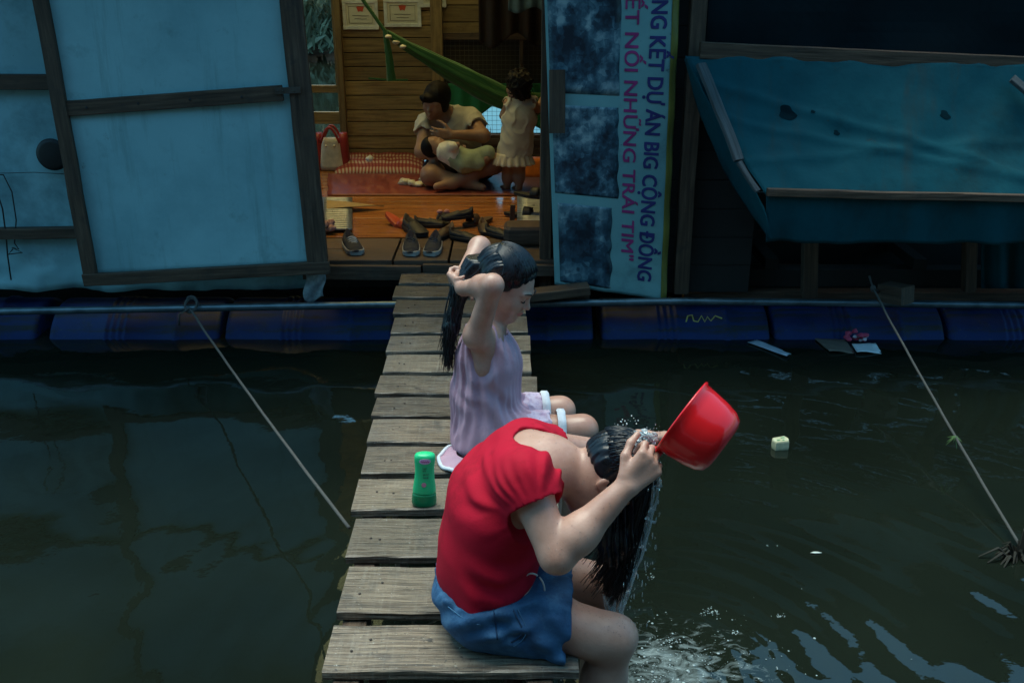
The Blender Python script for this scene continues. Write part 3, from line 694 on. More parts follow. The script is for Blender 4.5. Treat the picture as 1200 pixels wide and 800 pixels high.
for v in (345, 560, 760):
    l, r = PZ(uL(v), v, 0), PZ(uR(v), v, 0)
    for q in (.13, .82):
        p = l.lerp(r, q); MB().tube([p + Vector((.045 if q < .5 else -.045, 0, -.04)), p + Vector((.05 if q < .5 else -.05, 0, -.9))], .022, 8).build('pile', wood_dark, WK)

# ================================================================== ROPES
ropem = M('hemp_rope', [(.3, (.05, .05, .046)), (.7, (.12, .118, .11))], coord='UV', scale=60, stretch=(6, 1, 1), rough=(.7, .9), bump=.8, bscale=90, bdist=.003)
def rope(p0, p1, r, sag, n=40):
    pts = []
    for i in range(n + 1):
        q = i / n; pts.append(p0.lerp(p1, q) + Vector((0, 0, -sag * 4 * q * (1 - q))) + Vector((nz((q * 9, 1, 0)), 0, nz((q * 9, 5, 0)))) * .003)
    return pts
p0 = P(222, 361, 4.76); p1 = PZ(409, 618, -.03)
mb = MB().tube(rope(p0, p1, .0065, .02), .0052, 8)
mb.tube([p0 + Vector((.03 * math.cos(a), .028 * math.sin(a) + .03, .03 * math.sin(a * 1.0) + a * .001)) for a in np.linspace(0, 15, 40)], .006, 6)
mb.tube([p0, p0 + Vector((-.05, -.01, -.03)), p0 + Vector((-.06, -.012, -.09))], .004, 6)
r1 = mb.build('mooring_rope', ropem, loc=p0, smooth=True); tag(r1, 'taut grey rope from the pipe under the tin door down to the walkway edge', 'rope', 'mooring ropes')
p0 = P(1023, 338, 4.72); p1 = PZ(1196, 640, WZ + .02)
mb = MB().tube(rope(p0, p1, .006, .015), .0050, 8); mb.blob(p0, (.014, .014, .018), 8, 6); mb.tube([p0, p0 + Vector((-.02, .02, .06))], .005, 6); mb.tube([p0, p0 + Vector((.03, .06, -.02)), p0 + Vector((.08, .10, -.06))], .006, 6)
r2 = mb.build('mooring_rope', ropem, loc=p0, smooth=True); tag(r2, 'weedy grey rope slanting from the right bay into the water at the right edge', 'rope', 'mooring ropes')
wd = MB(); c = P(1126, 535, PZ(1190, 632, WZ).y + .55); 
wp = p0.lerp(p1, .655) + Vector((0, 0, -.01))
for i in range(16):
    a = rnd.uniform(0, 6.28); d = Vector((math.cos(a) * .03, math.sin(a) * .03, rnd.uniform(-.05, .01))); wd.tube([wp, wp + d * .5, wp + d], [.002, .0025, .0006], 4)
wd.build('weed', plain('weed', (.07, .14, .04), .6), r2)
sk = MB(); q = PZ(1188, 652, WZ)
for i in range(26):
    a = rnd.uniform(0, 6.28); d = Vector((math.cos(a) * rnd.uniform(.03, .13), math.sin(a) * rnd.uniform(.02, .09), rnd.uniform(-.01, .07)))
    sk.tube([q + Vector((.02, 0, -.03)), q + d * .5 + Vector((0, 0, .02)), q + d + Vector((0, 0, -d.z * .8))], [.006, .005, .002], 5)
sk.tube([q + Vector((.03, .01, -.3)), q + Vector((.035, 0, .10))], .02, 8)
tag(sk.build('weedy_stump', plain('black_weed', (.018, .016, .010), .8), loc=q), 'black weedy stump in the water where the right rope ends', 'stump')
# block of wood lying on the pipe beside the right rope
mb = MB(); mb.timber(P(1036, 341, 4.84), P(1064, 346, 4.72), .10, .09, n=3)
tag(mb.build('wood_offcut', wood_dark, loc=P(1050, 350, 4.75)), 'dark wood offcut resting on the pipe behind the right rope', 'offcut')

# ================================================================== FLOATING RUBBISH
def flat_on_water(name, corners, mat, label, cat, dz=.006, thick=.003, curl=.01):
    c = [PZ(u, v, WZ + dz) for u, v in corners]
    f = lambda s, t: c[0].lerp(c[1], s).lerp(c[3].lerp(c[2], s), t) + Vector((0, 0, curl * math.sin(s * 3.1 + 1) * t + .004 * nz((s * 5, t * 5, 3))))
    return tag(MB().sheet(f, 14, 8, thick).build(name, mat, loc=c[0], smooth=True), label, cat)
flat_on_water('plastic_sleeve', [(876, 401), (887, 398), (928, 413), (922, 419)], M('grey_plastic', [(.3, (.28, .36, .44)), (.7, (.42, .50, .58))], scale=20, rough=(.25, .4)), 'long pale plastic sleeve floating right of the banner below the drums', 'sleeve')
flat_on_water('cardboard', [(955, 397), (990, 398), (1002, 413), (972, 413)], M('wet_card', [(.3, (.10, .085, .065)), (.7, (.17, .14, .11))], scale=20), 'wet brown cardboard sheet floating below the ribbed drum', 'cardboard', thick=.006)
flat_on_water('paper_sheet', [(998, 403), (1026, 402), (1034, 413), (1004, 414)], plain('white_paper', (.62, .70, .72), .6), 'small white paper sheet floating against the wet cardboard', 'paper')
mb = MB(); c = PZ(1002, 401, WZ)
for i in range(9): mb.blob(c + Vector((rnd.uniform(-.05, .05), rnd.uniform(-.02, .02), rnd.uniform(.005, .055))), (rnd.uniform(.012, .022), .015, .012), 8, 6, na=.5)
mb.mi = 1
for i in range(6): mb.blob(c + Vector((rnd.uniform(-.02, .06), rnd.uniform(-.02, .01), rnd.uniform(.01, .045))), (.011, .011, .008), 8, 6, na=.5)
tag(mb.build('crumpled_wrapper', [plain('pink_wrap', (.55, .06, .13), .5), plain('white_wrap', (.6, .55, .6), .5)], loc=c, smooth=True), 'crumpled pink and white wrapper floating behind the cardboard sheet', 'wrapper')
mb = MB(); c = PZ(914, 523, WZ + .005); d = Vector((1, .2, 0)).normalized(); e = Vector((-.2, 1, 0)); 
def cb(x, y, z): return c + d * x + e * y + Vector((0, 0, z))
o = 0
prof = [(-.030, -.022), (.026, -.026), (.036, 0), (.028, .024), (-.028, .022), (-.036, .002)]
for z, k in ((-.01, .93), (.004, 1), (.028, .98), (.034, .9)):
    for (x, y) in prof: mb.v.append(cb(x * k, y * k, z + x * .05))
for l in range(3):
    for j in range(6): mb.quad((l * 6 + j, l * 6 + (j + 1) % 6, l * 6 + 6 + (j + 1) % 6, l * 6 + 6 + j))
mb.quad([18 + j for j in range(6)]); mb.quad([5 - j for j in range(6)])
tag(mb.build('floating_carton', M('cream_carton', [(.3, (.50, .47, .27)), (.6, (.66, .63, .42)), (.75, (.7, .68, .55))], scale=40, rough=(.45, .6)), loc=c), 'small cream carton with green print floating alone on the open water', 'carton')
ct = bpy.data.objects['floating_carton']
mb = MB()
for (x, y, w) in ((-.014, -.008, .012), (.012, .008, .016), (.006, -.012, .008)):
    mb.sheet(lambda s, t: cb(x + w * (s - .5), y + .006 * (t - .5), .0355 + (x + w * (s - .5)) * .05), 2, 2, .0008)
mb.build('print_mark', plain('green_print', (.06, .30, .12), .5), ct)
mb = MB(); c = PZ(956, 647, WZ + .003); mb.blob(c, (.018, .006, .003), 8, 5, na=.4); tag(mb.build('foam_scrap', plain('pale_scrap', (.5, .55, .5), .6), loc=c, smooth=True), 'tiny pale scrap floating alone between the suds and the right rope', 'scrap')

# ================================================================== SHAMPOO BOTTLE
c = PZ(497, 590, 0.002); BT = thing('shampoo_bottle', c, 'bright green shampoo bottle standing on its cap on the planks behind the red shirt', 'bottle')
gm = M('green_bottle_plastic', [(.3, (.02, .52, .20)), (.7, (.03, .60, .24))], scale=3, rough=(.22, .32), bump=0, sss=.15)
gd = plain('dark_green_cap', (.008, .20, .075), .3, bump=0)
BM = Matrix.Translation(c) @ Matrix.Rotation(.10, 4, 'Z') @ Matrix.Rotation(.045, 4, 'Y') @ Matrix.Diagonal((1, .66, 1, 1))
MB().lathe([(.0001, .040), (.034, .040), (.0345, .045), (.0335, .06), (.030, .085), (.0285, .105), (.0285, .122), (.0305, .145), (.031, .158), (.028, .166), (.020, .169), (.0001, .170)], 32, BM, close=True).build('body', gm, BT, smooth=True)
MB().lathe([(.0001, 0), (.034, 0), (.0365, .004), (.037, .015), (.0355, .034), (.0345, .0392), (.0001, .0392)], 32, BM, close=True).build('cap', gd, BT, smooth=True)
def on_bottle(x, z, d=.0008):
    R_ = np.interp(z, [.045, .06, .085, .105, .122, .145, .158], [.0345, .0335, .030, .0285, .0285, .0305, .031]) + d
    a = x / R_; return BM @ Vector((R_ * math.sin(a), -R_ * math.cos(a), z))
MB().sheet(lambda s, t: on_bottle(.0175 * (t + .02) * math.cos(s * 6.283), .151 + .0085 * (t + .02) * math.sin(s * 6.283)), 24, 4, .0008).build('logo_oval', plain('lilac_label', (.62, .42, .62), .4, bump=0), BT)
mb = MB()
mb.tube([on_bottle(-.012 + .002 * i, .151 + .0028 * math.sin(i * 2.1), .0016) for i in range(13)], .0011, 5)
mb.build('logo_mark', plain('magenta_label', (.45, .02, .22), .4, bump=0), BT)
mb = MB()
for z0, n, w in ((.128, 6, .002), (.120, 5, .002), (.108, 9, .0018), (.098, 8, .0018)):
    mb.tube([on_bottle(-.006 + .0024 * i, z0 + .0022 * math.sin(i * 2.4 + z0 * 900), .0012) for i in range(n)], .0007, 4)
mb.build('label_writing', plain('label_ink', (.03, .10, .07), .5, bump=0), BT)
MB().sheet(lambda s, t: on_bottle(-.002 + .007 * (t + .02) * math.cos(s * 6.283), .075 + .007 * (t + .02) * math.sin(s * 6.283)), 20, 3, .0008).build('label_dot', plain('rose_label', (.55, .22, .30), .4, bump=0), BT)

# ================================================================== LEFT WALL BITS
mb = MB(); c = P(62, 181, YF + .0); Mx = Matrix.Translation(c) @ Matrix.Rotation(math.pi / 2, 4, 'X')
mb.lathe([(.0001, 0), (.074, 0), (.080, .004), (.078, .012), (.06, .016), (.0001, .017)], 32, Mx, close=True)
tag(mb.build('pot_lid', plain('black_lid', (.012, .012, .012), .5), loc=c, smooth=True), 'black round pot lid hanging on the pale tarp beside the tin door', 'lid')
mb = MB(); cab = [P(u, v, YF + .01) for u, v in ((-30, 203), (4, 205), (14, 225), (19, 258), (17, 285), (22, 292), (14, 290), (26, 296), (10, 298), (15, 292))]
mb.tube(cab, .0035, 6); mb.tube([P(u, v, YF + .0) for u, v in ((-5, 220), (3, 245), (7, 275), (9, 300), (13, 328))], .004, 6); mb.tube([P(u, v, YF + .012) for u, v in ((0, 203), (40, 202), (75, 204))], .0018, 5)
tag(mb.build('hanging_cable', plain('black_cable', (.015, .015, .015), .5), loc=cab[1], smooth=True), 'thin black cable hanging in loops on the pale tarp wall', 'cable')

# ================================================================== INSIDE THE ROOM
# certificates
paper = M('certificate_paper', [(.3, (.55, .49, .36)), (.7, (.66, .60, .46))], scale=6, rough=(.4, .6), bump=0)
white = plain('white_frame', (.62, .60, .54), .4, bump=0); redm = plain('red_crest', (.55, .07, .03), .5, bump=0); ink = plain('ink', (.14, .11, .07), .6, bump=0)
def cert(u0, v0, u1, v1, label):
    y = YB - .03; a, b = P(u0, v0, y), P(u1, v1, y); w = b.x - a.x; h = a.z - b.z; zt = a.z if v0 >= 0 else b.z + w * .72; h = zt - b.z
    t = thing('certificate', ((a.x + b.x) / 2, y, b.z), label, 'certificate', 'framed certificates on the board wall')
    f = .026
    m = MB()
    m.timber((a.x, y, b.z + f / 2), (b.x, y, b.z + f / 2), .014, f, n=1, jit=0); m.timber((a.x, y, zt - f / 2), (b.x, y, zt - f / 2), .014, f, n=1, jit=0)
    m.timber((a.x + f / 2, y + .001, b.z), (a.x + f / 2, y + .001, zt), .013, f, up=(1, 0, 0), n=1, jit=0); m.timber((b.x - f / 2, y + .001, b.z), (b.x - f / 2, y + .001, zt), .013, f, up=(1, 0, 0), n=1, jit=0)
    m.build('frame', white, t)
    MB().sheet(lambda s, q: (lerp(a.x + .01, b.x - .01, s), y + .002, lerp(b.z + .01, zt - .01, q)), 2, 2, .003).build('paper', paper, t)
    cx, cz = (a.x + b.x) / 2, zt - h * .24
    MB().sheet(lambda s, q: (cx + (s - .5) * .055 * (1 - .4 * q), y - .001, cz - q * .035 + .006 * math.sin(s * 3.14)), 8, 2, .001).build('crest', redm, t)
    m = MB(); m.tube([(a.x + .045, y - .001, b.z + .045), (b.x - .045, y - .001, b.z + .045), (b.x - .045, y - .001, zt - .045), (a.x + .045, y - .001, zt - .045), (a.x + .045, y - .001, b.z + .045)], .0018, 4)
    for k in range(4): 
        ww = (.06, .045, .07, .05)[k]; z = cz - .06 - k * .022
        if z > b.z + .055: m.tube([(cx - ww, y - .001, z), (cx - ww * .3, y - .001, z + .002), (cx + ww * .2, y - .001, z - .001), (cx + ww, y - .001, z)], .0022, 4)
    m.build('print', ink, t)
cert(400.5, 0, 444, 35, 'white framed certificate with red crest nearest the little window')
cert(449, -3, 494, 32, 'white framed certificate with red crest, the middle one behind the hammock string')
cert(491, -28, 523, 9, 'white framed certificate above the wall post, cut by the top of the picture')

# hammock, gathered nylon net
ham = M('hammock_nylon', [(.3, (.008, .065, .012)), (.7, (.03, .14, .025))], coord='UV', scale=3, stretch=(4, 22, 1), rough=(.5, .7), bump=.6, bscale=3, bdist=.006, sheen=.2)
HM = thing('hammock', P(452, 40, 6.6), 'gathered green nylon hammock stretched across the room above the sitting woman', 'hammock')
def band(pts, ws, n=22, pleat=.25):
    mb = MB(); N = 46; P_ = [Vector(p) for p in pts]
    def at(q):
        k = q * (len(P_) - 1); i = min(len(P_) - 2, int(k)); f = k - i
        p0 = P_[max(i - 1, 0)]; p1 = P_[i]; p2 = P_[i + 1]; p3 = P_[min(i + 2, len(P_) - 1)]
        return .5 * ((2 * p1) + (p2 - p0) * f + (2 * p0 - 5 * p1 + 4 * p2 - p3) * f * f + (3 * p1 - p0 - 3 * p2 + p3) * f ** 3)
    path = [at(i / N) for i in range(N + 1)]; wv = [np.interp(i / N, np.linspace(0, 1, len(ws)), ws) for i in range(N + 1)]
    o = 0
    for i, p in enumerate(path):
        t = (path[min(i + 1, N)] - path[max(i - 1, 0)]).normalized(); x = Vector((0, 1, 0)); x = (x - t * t.dot(x)).normalized(); y = t.cross(x)
        for j in range(n):
            a = 6.2832 * j / n; k = 1 + pleat * math.sin(a * 6 + i * .08) + .15 * nz((j * .7, i * .2, 1))
            mb.v.append(p + (x * math.cos(a) * .55 + y * math.sin(a)) * wv[i] * k)
    for i in range(N):
        for j in range(n):
            mb.quad((i * n + j, i * n + (j + 1) % n, i * n + n + (j + 1) % n, i * n + n + j), [(i / N, j / n), (i / N, (j + 1) / n), ((i + 1) / N, (j + 1) / n), ((i + 1) / N, j / n)])
    return mb
band([P(452, 38, 6.6), P(480, 56, 6.6), P(520, 78, 6.62), P(560, 100, 6.64), P(600, 118, 6.66), P(645, 120, 6.7), P(700, 95, 6.8), P(760, 40, 6.9)], [.016, .03, .05, .066, .07, .065, .045, .02]).build('bed', ham, HM, smooth=True)
MB().tube([P(405, -30, 6.6), P(425, 0, 6.6), P(452, 38, 6.6)], .012, 8).build('cord', ham, HM); MB().tube([P(760, 40, 6.9), P(800, -20, 7.0)], .012, 8).build('cord', ham, HM)
band([P(451, 36, 6.58), P(455, 60, 6.58), P(459, 95, 6.58)], [.012, .022, .03], pleat=.1).build('loose_end', ham, HM, smooth=True)
mb = MB()
for (u, v) in ((455, 43), (464, 50), (472, 55)): mb.blob(P(u, v, 6.55), (.022, .02, .012), 8, 6, na=.4)
mb.build('knot_rag', plain('pale_rag', (.6, .55, .42), .8), HM, smooth=True)
mb = MB().tube([P(432, 92, YB - .05), P(455, 94, YB - .06), P(478, 94, YB - .05)], .008, 6)
tag(mb.build('green_string', ham, loc=P(455, 94, YB - .05)), 'short green string stretched along the board wall under the hammock end', 'string')
# green cloth across the window
gc = M('green_curtain', [(.3, (.008, .10, .035)), (.7, (.02, .19, .07))], scale=5, rough=(.7, .9), bump=.3)
top0, top1 = P(525, 98, YB - .05), P(690, 98, YB - .05)
def cur(s, t):
    p = top0.lerp(top1, s); peak = .5 + .5 * math.cos((s - .10) * 6.28 * 1.15)
    drop = lerp(.02, .36, min(1, .28 + .9 * abs(s - .36) ** .8 * 1.9)) if s < .8 else .36
    return p + Vector((0, .012 * math.sin(s * 50), -drop * t))
tag(MB().sheet(cur, 60, 14, .002).build('green_curtain', gc, loc=top0, smooth=True), 'dark green cloth tied across the wire mesh window behind the hammock', 'curtain')
# dark clothes hung on the upper wall
dk = M('dark_cloth', [(.3, (.012, .008, .008)), (.6, (.03, .014, .012)), (.8, (.08, .02, .015))], scale=6, rough=(.8, .95), bump=.3)
q0 = P(561, -30, 7.3); q1 = P(645, -30, 7.3)
def clo(s, t): p = q0.lerp(q1, s); return p + Vector((0, .03 * math.sin(s * 25) + .02 * t, -t * (.44 + .05 * math.sin(s * 9))))
tag(MB().sheet(clo, 40, 16, .012).build('hanging_clothes', dk, loc=q0, smooth=True), 'dark red and black clothes hanging above the mesh window', 'clothes')
q0b = P(596, -25, 7.0); q1b = P(640, -25, 7.0)
def clo2(s, t): p = q0b.lerp(q1b, s); return p + Vector((0, .015 * math.sin(s * 18), -t * (.20 + .02 * math.sin(s * 7))))
tag(MB().sheet(clo2, 24, 10, .006).build('hanging_shirt', plain('blue_cloth', (.08, .14, .20), .8), loc=q0b, smooth=True), 'blue grey shirt hem hanging at the top right of the doorway', 'shirt')

# white handbag
c = P(390, 195, 7.3); c.z = FZ + .005; BG = thing('handbag', c, 'cream and red handbag standing under the little window', 'bag')
def rbox(cx, w0, w1, d0, d1, h, n=28, k=3.2, lv=7):
    mb = MB(); o = 0
    for l in range(lv + 1):
        q = l / lv; w = lerp(w0, w1, q) / 2; d = lerp(d0, d1, q) / 2; e = 1 - .12 * (abs(q - .5) * 2) ** 6
        for j in range(n):
            a = 6.2832 * j / n; ca, sa = math.cos(a), math.sin(a); r = (abs(ca) ** k + abs(sa) ** k) ** (-1 / k)
            mb.v.append(cx + Vector((ca * r * w * e, sa * r * d * e, h * q)))
    for l in range(lv):
        for j in range(n): mb.quad((l * n + j, l * n + (j + 1) % n, (l + 1) * n + (j + 1) % n, (l + 1) * n + j))
    mb.quad([j for j in range(n)][::-1]); mb.quad([lv * n + j for j in range(n)])
    return mb
rbox(c + Vector((.0, 0, 0)), .20, .13, .11, .07, .23).build('body', plain('cream_leather', (.62, .54, .40), .4), BG, smooth=True)
rd = plain('red_leather', (.30, .025, .02), .45)
rbox(c + Vector((.085, .03, .0)), .08, .06, .14, .10, .26).build('side_panel', rd, BG, smooth=True); rbox(c + Vector((-.095, .03, .0)), .06, .05, .14, .10, .26).build('side_panel', rd, BG, smooth=True)
for dy in (-.05, .05): MB().tube([c + Vector((-.07 + .14 * q, dy, .20 + .11 * math.sin(q * 3.14))) for q in np.linspace(0, 1, 14)], .010, 8).build('handle', rd, BG, smooth=True)
brs = plain('brass', (.6, .5, .3), .3, metallic=.8)
for x in (-.03, .03): MB().blob(c + Vector((x, -.06, .18)), .01, 8, 6).build('buckle', brs, BG)

# mats, blanket and cloths on the floor
def checks(name, c1, c2, c3, sc):
    m = bpy.data.materials.new(name); m.use_nodes = True; t = m.node_tree; N = t.nodes; L = t.links; b = N['Principled BSDF']
    tc = N.new('ShaderNodeTexCoord'); mp = N.new('ShaderNodeMapping'); mp.inputs['Scale'].default_value = sc; L.new(tc.outputs['UV'], mp.inputs[0])
    sx = N.new('ShaderNodeSeparateXYZ'); L.new(mp.outputs[0], sx.inputs[0]); fs = []
    for i in (0, 1):
        f = N.new('ShaderNodeMath'); f.operation = 'FRACT'; L.new(sx.outputs[i], f.inputs[0]); g = N.new('ShaderNodeMath'); g.operation = 'GREATER_THAN'; g.inputs[1].default_value = .5; L.new(f.outputs[0], g.inputs[0]); fs.append(g)
    ad = N.new('ShaderNodeMath'); L.new(fs[0].outputs[0], ad.inputs[0]); L.new(fs[1].outputs[0], ad.inputs[1])
    r = N.new('ShaderNodeValToRGB'); r.color_ramp.interpolation = 'CONSTANT'; e = r.color_ramp.elements; e[0].color = (*c1, 1); e[1].position = .75; e[1].color = (*c3, 1); x = e.new(.25); x.color = (*c2, 1)
    mu = N.new('ShaderNodeMath'); mu.operation = 'MULTIPLY'; mu.inputs[1].default_value = .5; L.new(ad.outputs[0], mu.inputs[0]); L.new(mu.outputs[0], r.inputs[0]); L.new(r.outputs[0], b.inputs['Base Color']); b.inputs['Roughness'].default_value = .85
    return m
def on_floor(name, u0, u1, v0, v1, h, mat, label, cat, bump_=.02, nu=40, nv=20, group=None, pad=0.0):
    a = PZ(u0, v1, FZ + .004); b = PZ(u1, v1, FZ + .004); d = PZ(u1, v0, FZ + .004); e = PZ(u0, v0, FZ + .004)
    def f(s, t):
        p = a.lerp(b, s).lerp(e.lerp(d, s), t); ed = min(1, 6 * min(s, 1 - s)) * min(1, 5 * min(t, 1 - t))
        return p + Vector((.012 * nz((t * 5, s * 3, 4)), .012 * nz((s * 7, 0, 2)), .002 + h * ed ** .5 + bump_ * ed * nz((s * 9, t * 5, 1))))
    mb = MB(); mb.sheet(f, nu, nv, .004)
    if h > .01:
        n = len(mb.v)
        mb.sheet(lambda s, t: a.lerp(b, s).lerp(e.lerp(d, s), t) + Vector((0, 0, .002)), 4, 4, .003)
    return tag(mb.build(name, mat, loc=a, smooth=True), label, cat, group)
weave = M('woven_mat', [(.3, (.13, .022, .018)), (.52, (.22, .045, .03)), (.7, (.30, .10, .05))], coord='UV', stretch=(14, 1.2, 1), scale=2.2, rough=(.35, .55), bump=.3)
on_floor('floor_mat', 384, 668, 204, 229, .004, weave, 'dark red striped plastic mat under the sitting woman', 'mat', .003)
on_floor('checked_blanket', 393, 497, 181, 204, .055, checks('red_check', (.46, .33, .23), (.30, .07, .04), (.20, .02, .014), (26, 6, 1)), 'red and white checked blanket folded beside the sitting woman', 'blanket', .012)
on_floor('red_cloth', 424, 452, 178, 186, .085, plain('bright_red_cloth', (.55, .03, .03), .8), 'bright red cloth bunched behind the checked blanket', 'cloth', .04, 16, 8)
on_floor('olive_cloth', 448, 478, 179, 186, .075, plain('olive_cloth', (.20, .19, .06), .8), 'olive cloth lying on the back edge of the checked blanket', 'cloth', .03, 16, 8)
def crumple(name, u, v, y, r, mat, label, cat, n=7, zf=.4):
    c = P(u, v, y); c.z = FZ + .012; mb = MB()
    for i in range(n): mb.blob(c + Vector((rnd.uniform(-r, r), rnd.uniform(-r, r) * .6, rnd.uniform(0, r * zf))), (r * rnd.uniform(.35, .6), r * .35, r * .25), 10, 8, na=.6)
    return tag(mb.build(name, mat, loc=c, smooth=True), label, cat)
crumple('white_rag', 488, 214, 6.72, .085, plain('rag_white', (.66, .60, .44), .85), 'crumpled cream rag on the mat by the sitting woman', 'rag', 12)
c = P(436, 182, 7.0); mb = MB().blob(P(433, 186, 7.0), (.03, .02, .02), 8, 6, na=.4); tag(mb.build('white_box', plain('white_pack', (.6, .6, .55), .6), loc=c), 'small white packet lying on the checked blanket', 'packet')
c = P(627, 196, 7.05); c.z = FZ + .005; mb = rbox(c, .26, .16, .20, .12, .13, k=2.4); tag(mb.build('orange_cushion', plain('orange_cloth', (.62, .16, .02), .7), loc=c, smooth=True), 'orange cushion on the floor behind the standing toddler', 'cushion')
on_floor('blue_mat', 560, 668, 203, 226, .009, M('purple_mat', [(.3, (.08, .05, .09)), (.7, (.16, .09, .13))], coord='UV', stretch=(2, 20, 1), scale=2, rough=(.3, .5)), 'grey purple mat under the standing toddler', 'mat', .003)
tin = M('ribbed_tin', [(.3, (.16, .175, .18)), (.7, (.30, .32, .33))], coord='UV', scale=3, rough=(.25, .4), bump=0, metallic=.5)
def ribbed(u0, u1, v0, v1, name, label):
    a = PZ(u0, v1, FZ + .006); b = PZ(u1, v1, FZ + .006); e = PZ(u0, v0, FZ + .006); d = PZ(u1, v0, FZ + .006)
    n = int((e.y - a.y) / .045)
    return tag(MB().sheet(lambda s, t: a.lerp(b, s).lerp(e.lerp(d, s), t) + Vector((0, 0, .012 + .012 * math.sin(t * n * 6.28))), 4, n * 8, .002).build(name, tin, loc=a, smooth=True), label, 'tin sheet')
ribbed(376, 413, 234, 272, 'ribbed_sheet', 'ribbed grey tin sheet on the floor inside the left doorpost'); ribbed(606, 660, 231, 262, 'ribbed_sheet', 'ribbed grey tin sheet on the floor beside the banner')
cb_ = M('cardboard_brown', [(.3, (.26, .17, .06)), (.7, (.36, .25, .10))], scale=9, rough=(.7, .85))
mb = MB(); k0, k1, k2, k3 = PZ(383, 246, FZ + .02), PZ(420, 249, FZ + .02), PZ(450, 242, FZ + .02), PZ(383, 238, FZ + .02)
mb.sheet(lambda s, t: k0.lerp(k1.lerp(k2, s), s).lerp(k3.lerp(k2, s), t) + Vector((0, 0, .006 + .01 * math.sin(s * 3 + t))), 16, 5, .005)
tag(mb.build('cardboard_flap', cb_, loc=k0), 'torn brown cardboard flap lying on the floor near the left doorpost', 'cardboard')

# --- shoes
def smax(a, b): return a if a > b else b
def shoe_mesh(L=.25, Wd=.09, high=.085):
    """low canvas shoe, toe towards -y; returns upper, sole, lace builders at the origin"""
    def half(q): return Wd / 2 * (0.72 + .28 * math.sin(min(1, q * 1.25) * 3.14 * .62)) * (1 - max(0, q - .82) ** 2 * 16) * (1 - max(0, .12 - q) ** 2 * 30)
    N, n = 22, 20
    up, so_ = MB(), MB()
    for i in range(N + 1):
        q = i / N; y = (1 - q) * L - L / 2; w = max(.006, half(q)); h = lerp(high, .062, min(1, q / .45)) if q < .45 else lerp(.066, .036, ((q - .45) / .55) ** .8)
        if q > .93: h *= .72
        opn = 1 if .07 < q < .42 else 0
        for j in range(n):
            a = 6.2832 * j / n; ca, sa = math.cos(a), math.sin(a)
            x = ca * w * (1 - .22 * max(0, sa)); z = .022 + (h - .022) * max(0, sa) ** .75 if sa > 0 else .022 + sa * .004
            if opn and sa > .75: z -= .05 * (sa - .75) / .25 + .0
            up.v.append(Vector((x, y, z)))
    for i in range(N):
        for j in range(n): up.quad((i * n + j, i * n + n + j, i * n + n + (j + 1) % n, i * n + (j + 1) % n))
    up.quad([j for j in range(n)]); up.quad([N * n + j for j in range(n)][::-1])
    for l, (z, k) in enumerate(((0, .98), (.004, 1.06), (.022, 1.07), (.026, 1.0))):
        for i in range(2 * N):
            ii = i if i <= N else 2 * N - i; q = ii / N; y = ((1 - q) * L - L / 2) * 1.02; w = max(.01, half(q)) * k
            so_.v.append(Vector((w if i <= N else -w, y, z)))
    K = 2 * N
    for l in range(3):
        for j in range(K): so_.quad((l * K + j, l * K + K + j, l * K + K + (j + 1) % K, l * K + (j + 1) % K))
    so_.quad([j for j in range(K)]); so_.quad([3 * K + j for j in range(K)][::-1])
    lc = MB()
    for k in range(4):
        y = .012 - k * .017; z = .064 - k * .006
        lc.tube([(-.024, y, z - .006), (-.008, y - .004, z + .003), (.008, y - .006, z + .003), (.024, y - .012, z - .006)], .0036, 6)
    return up, so_, lc
dkc = plain('dark_canvas', (.016, .017, .022), .8); rub = plain('dirty_rubber', (.30, .29, .26), .7); lcm = plain('white_lace', (.6, .6, .58), .8); brn = plain('worn_brown_leather', (.06, .035, .02), .5); lcd = plain('dark_lace', (.05, .05, .055), .8); blk = plain('black_rubber', (.012, .012, .012), .6)
def make_shoe(label, upm, som, lam, L=.25, group='shoes left on the threshold'):
    t = thing('shoe', (0, 0, 0), label, 'shoe', group); a, b, c_ = shoe_mesh(L)
    a.build('upper', upm, t, smooth=True); b.build('sole', som, t)
    if lam: c_.build('laces', lam, t, smooth=True)
    return t
def put(t, u, v, rz, dz=0.0, sc=1.0, rx=0.0, ry=0.0):
    p = PZ(u, v, FZ + .004); t.location = (p.x, p.y, FZ + .004 + dz); t.rotation_euler = (rx, ry, rz); t.scale = (sc, sc, sc); return t
s0 = make_shoe('black canvas shoe with white laces alone at the left of the threshold', dkc, rub, lcm)
put(s0, 413, 292, .35)
s1 = make_shoe('dark canvas shoe nearest the edge, left one of the front pair', dkc, rub, lcd); put(s1, 482, 293, .1, sc=.98)
s2 = copy_tree(s1); s2['label'] = 'dark canvas shoe nearest the edge, right one of the front pair'; put(s2, 508, 293, -.05, sc=.98)
s3 = make_shoe('worn black shoe heaped behind the left shoe of the front pair', blk, blk, None); put(s3, 486, 272, .5)
for (u, v, rz, lab, dz, rx, m_) in ((520, 277, -.5, 'brown shoe lying behind the right shoe of the front pair', 0, 0, brn), (545, 281, 1.1, 'black shoe turned sideways, partly behind the raised elbow of the lilac girl', 0, .0, blk),
                                 (568, 271, .2, 'dark brown shoe in the heap left of the wooden crate', 0, 0, brn), (536, 266, -1.2, 'black shoe lying across the middle of the heap', .05, 0, blk), (505, 265, 1.5, 'black slipper shaped shoe at the back of the heap', 0, 0, blk), (585, 277, .9, 'black shoe leaning against the wooden crate', 0, 0, blk)):
    t = copy_tree(s3); t['label'] = lab; put(t, u, v, rz, dz, sc=.76, rx=rx)
    if m_ is brn:
        for c_ in children(t):
            if c_.name.startswith('upper'):
                c_.data = c_.data.copy(); c_.data.materials[0] = brn
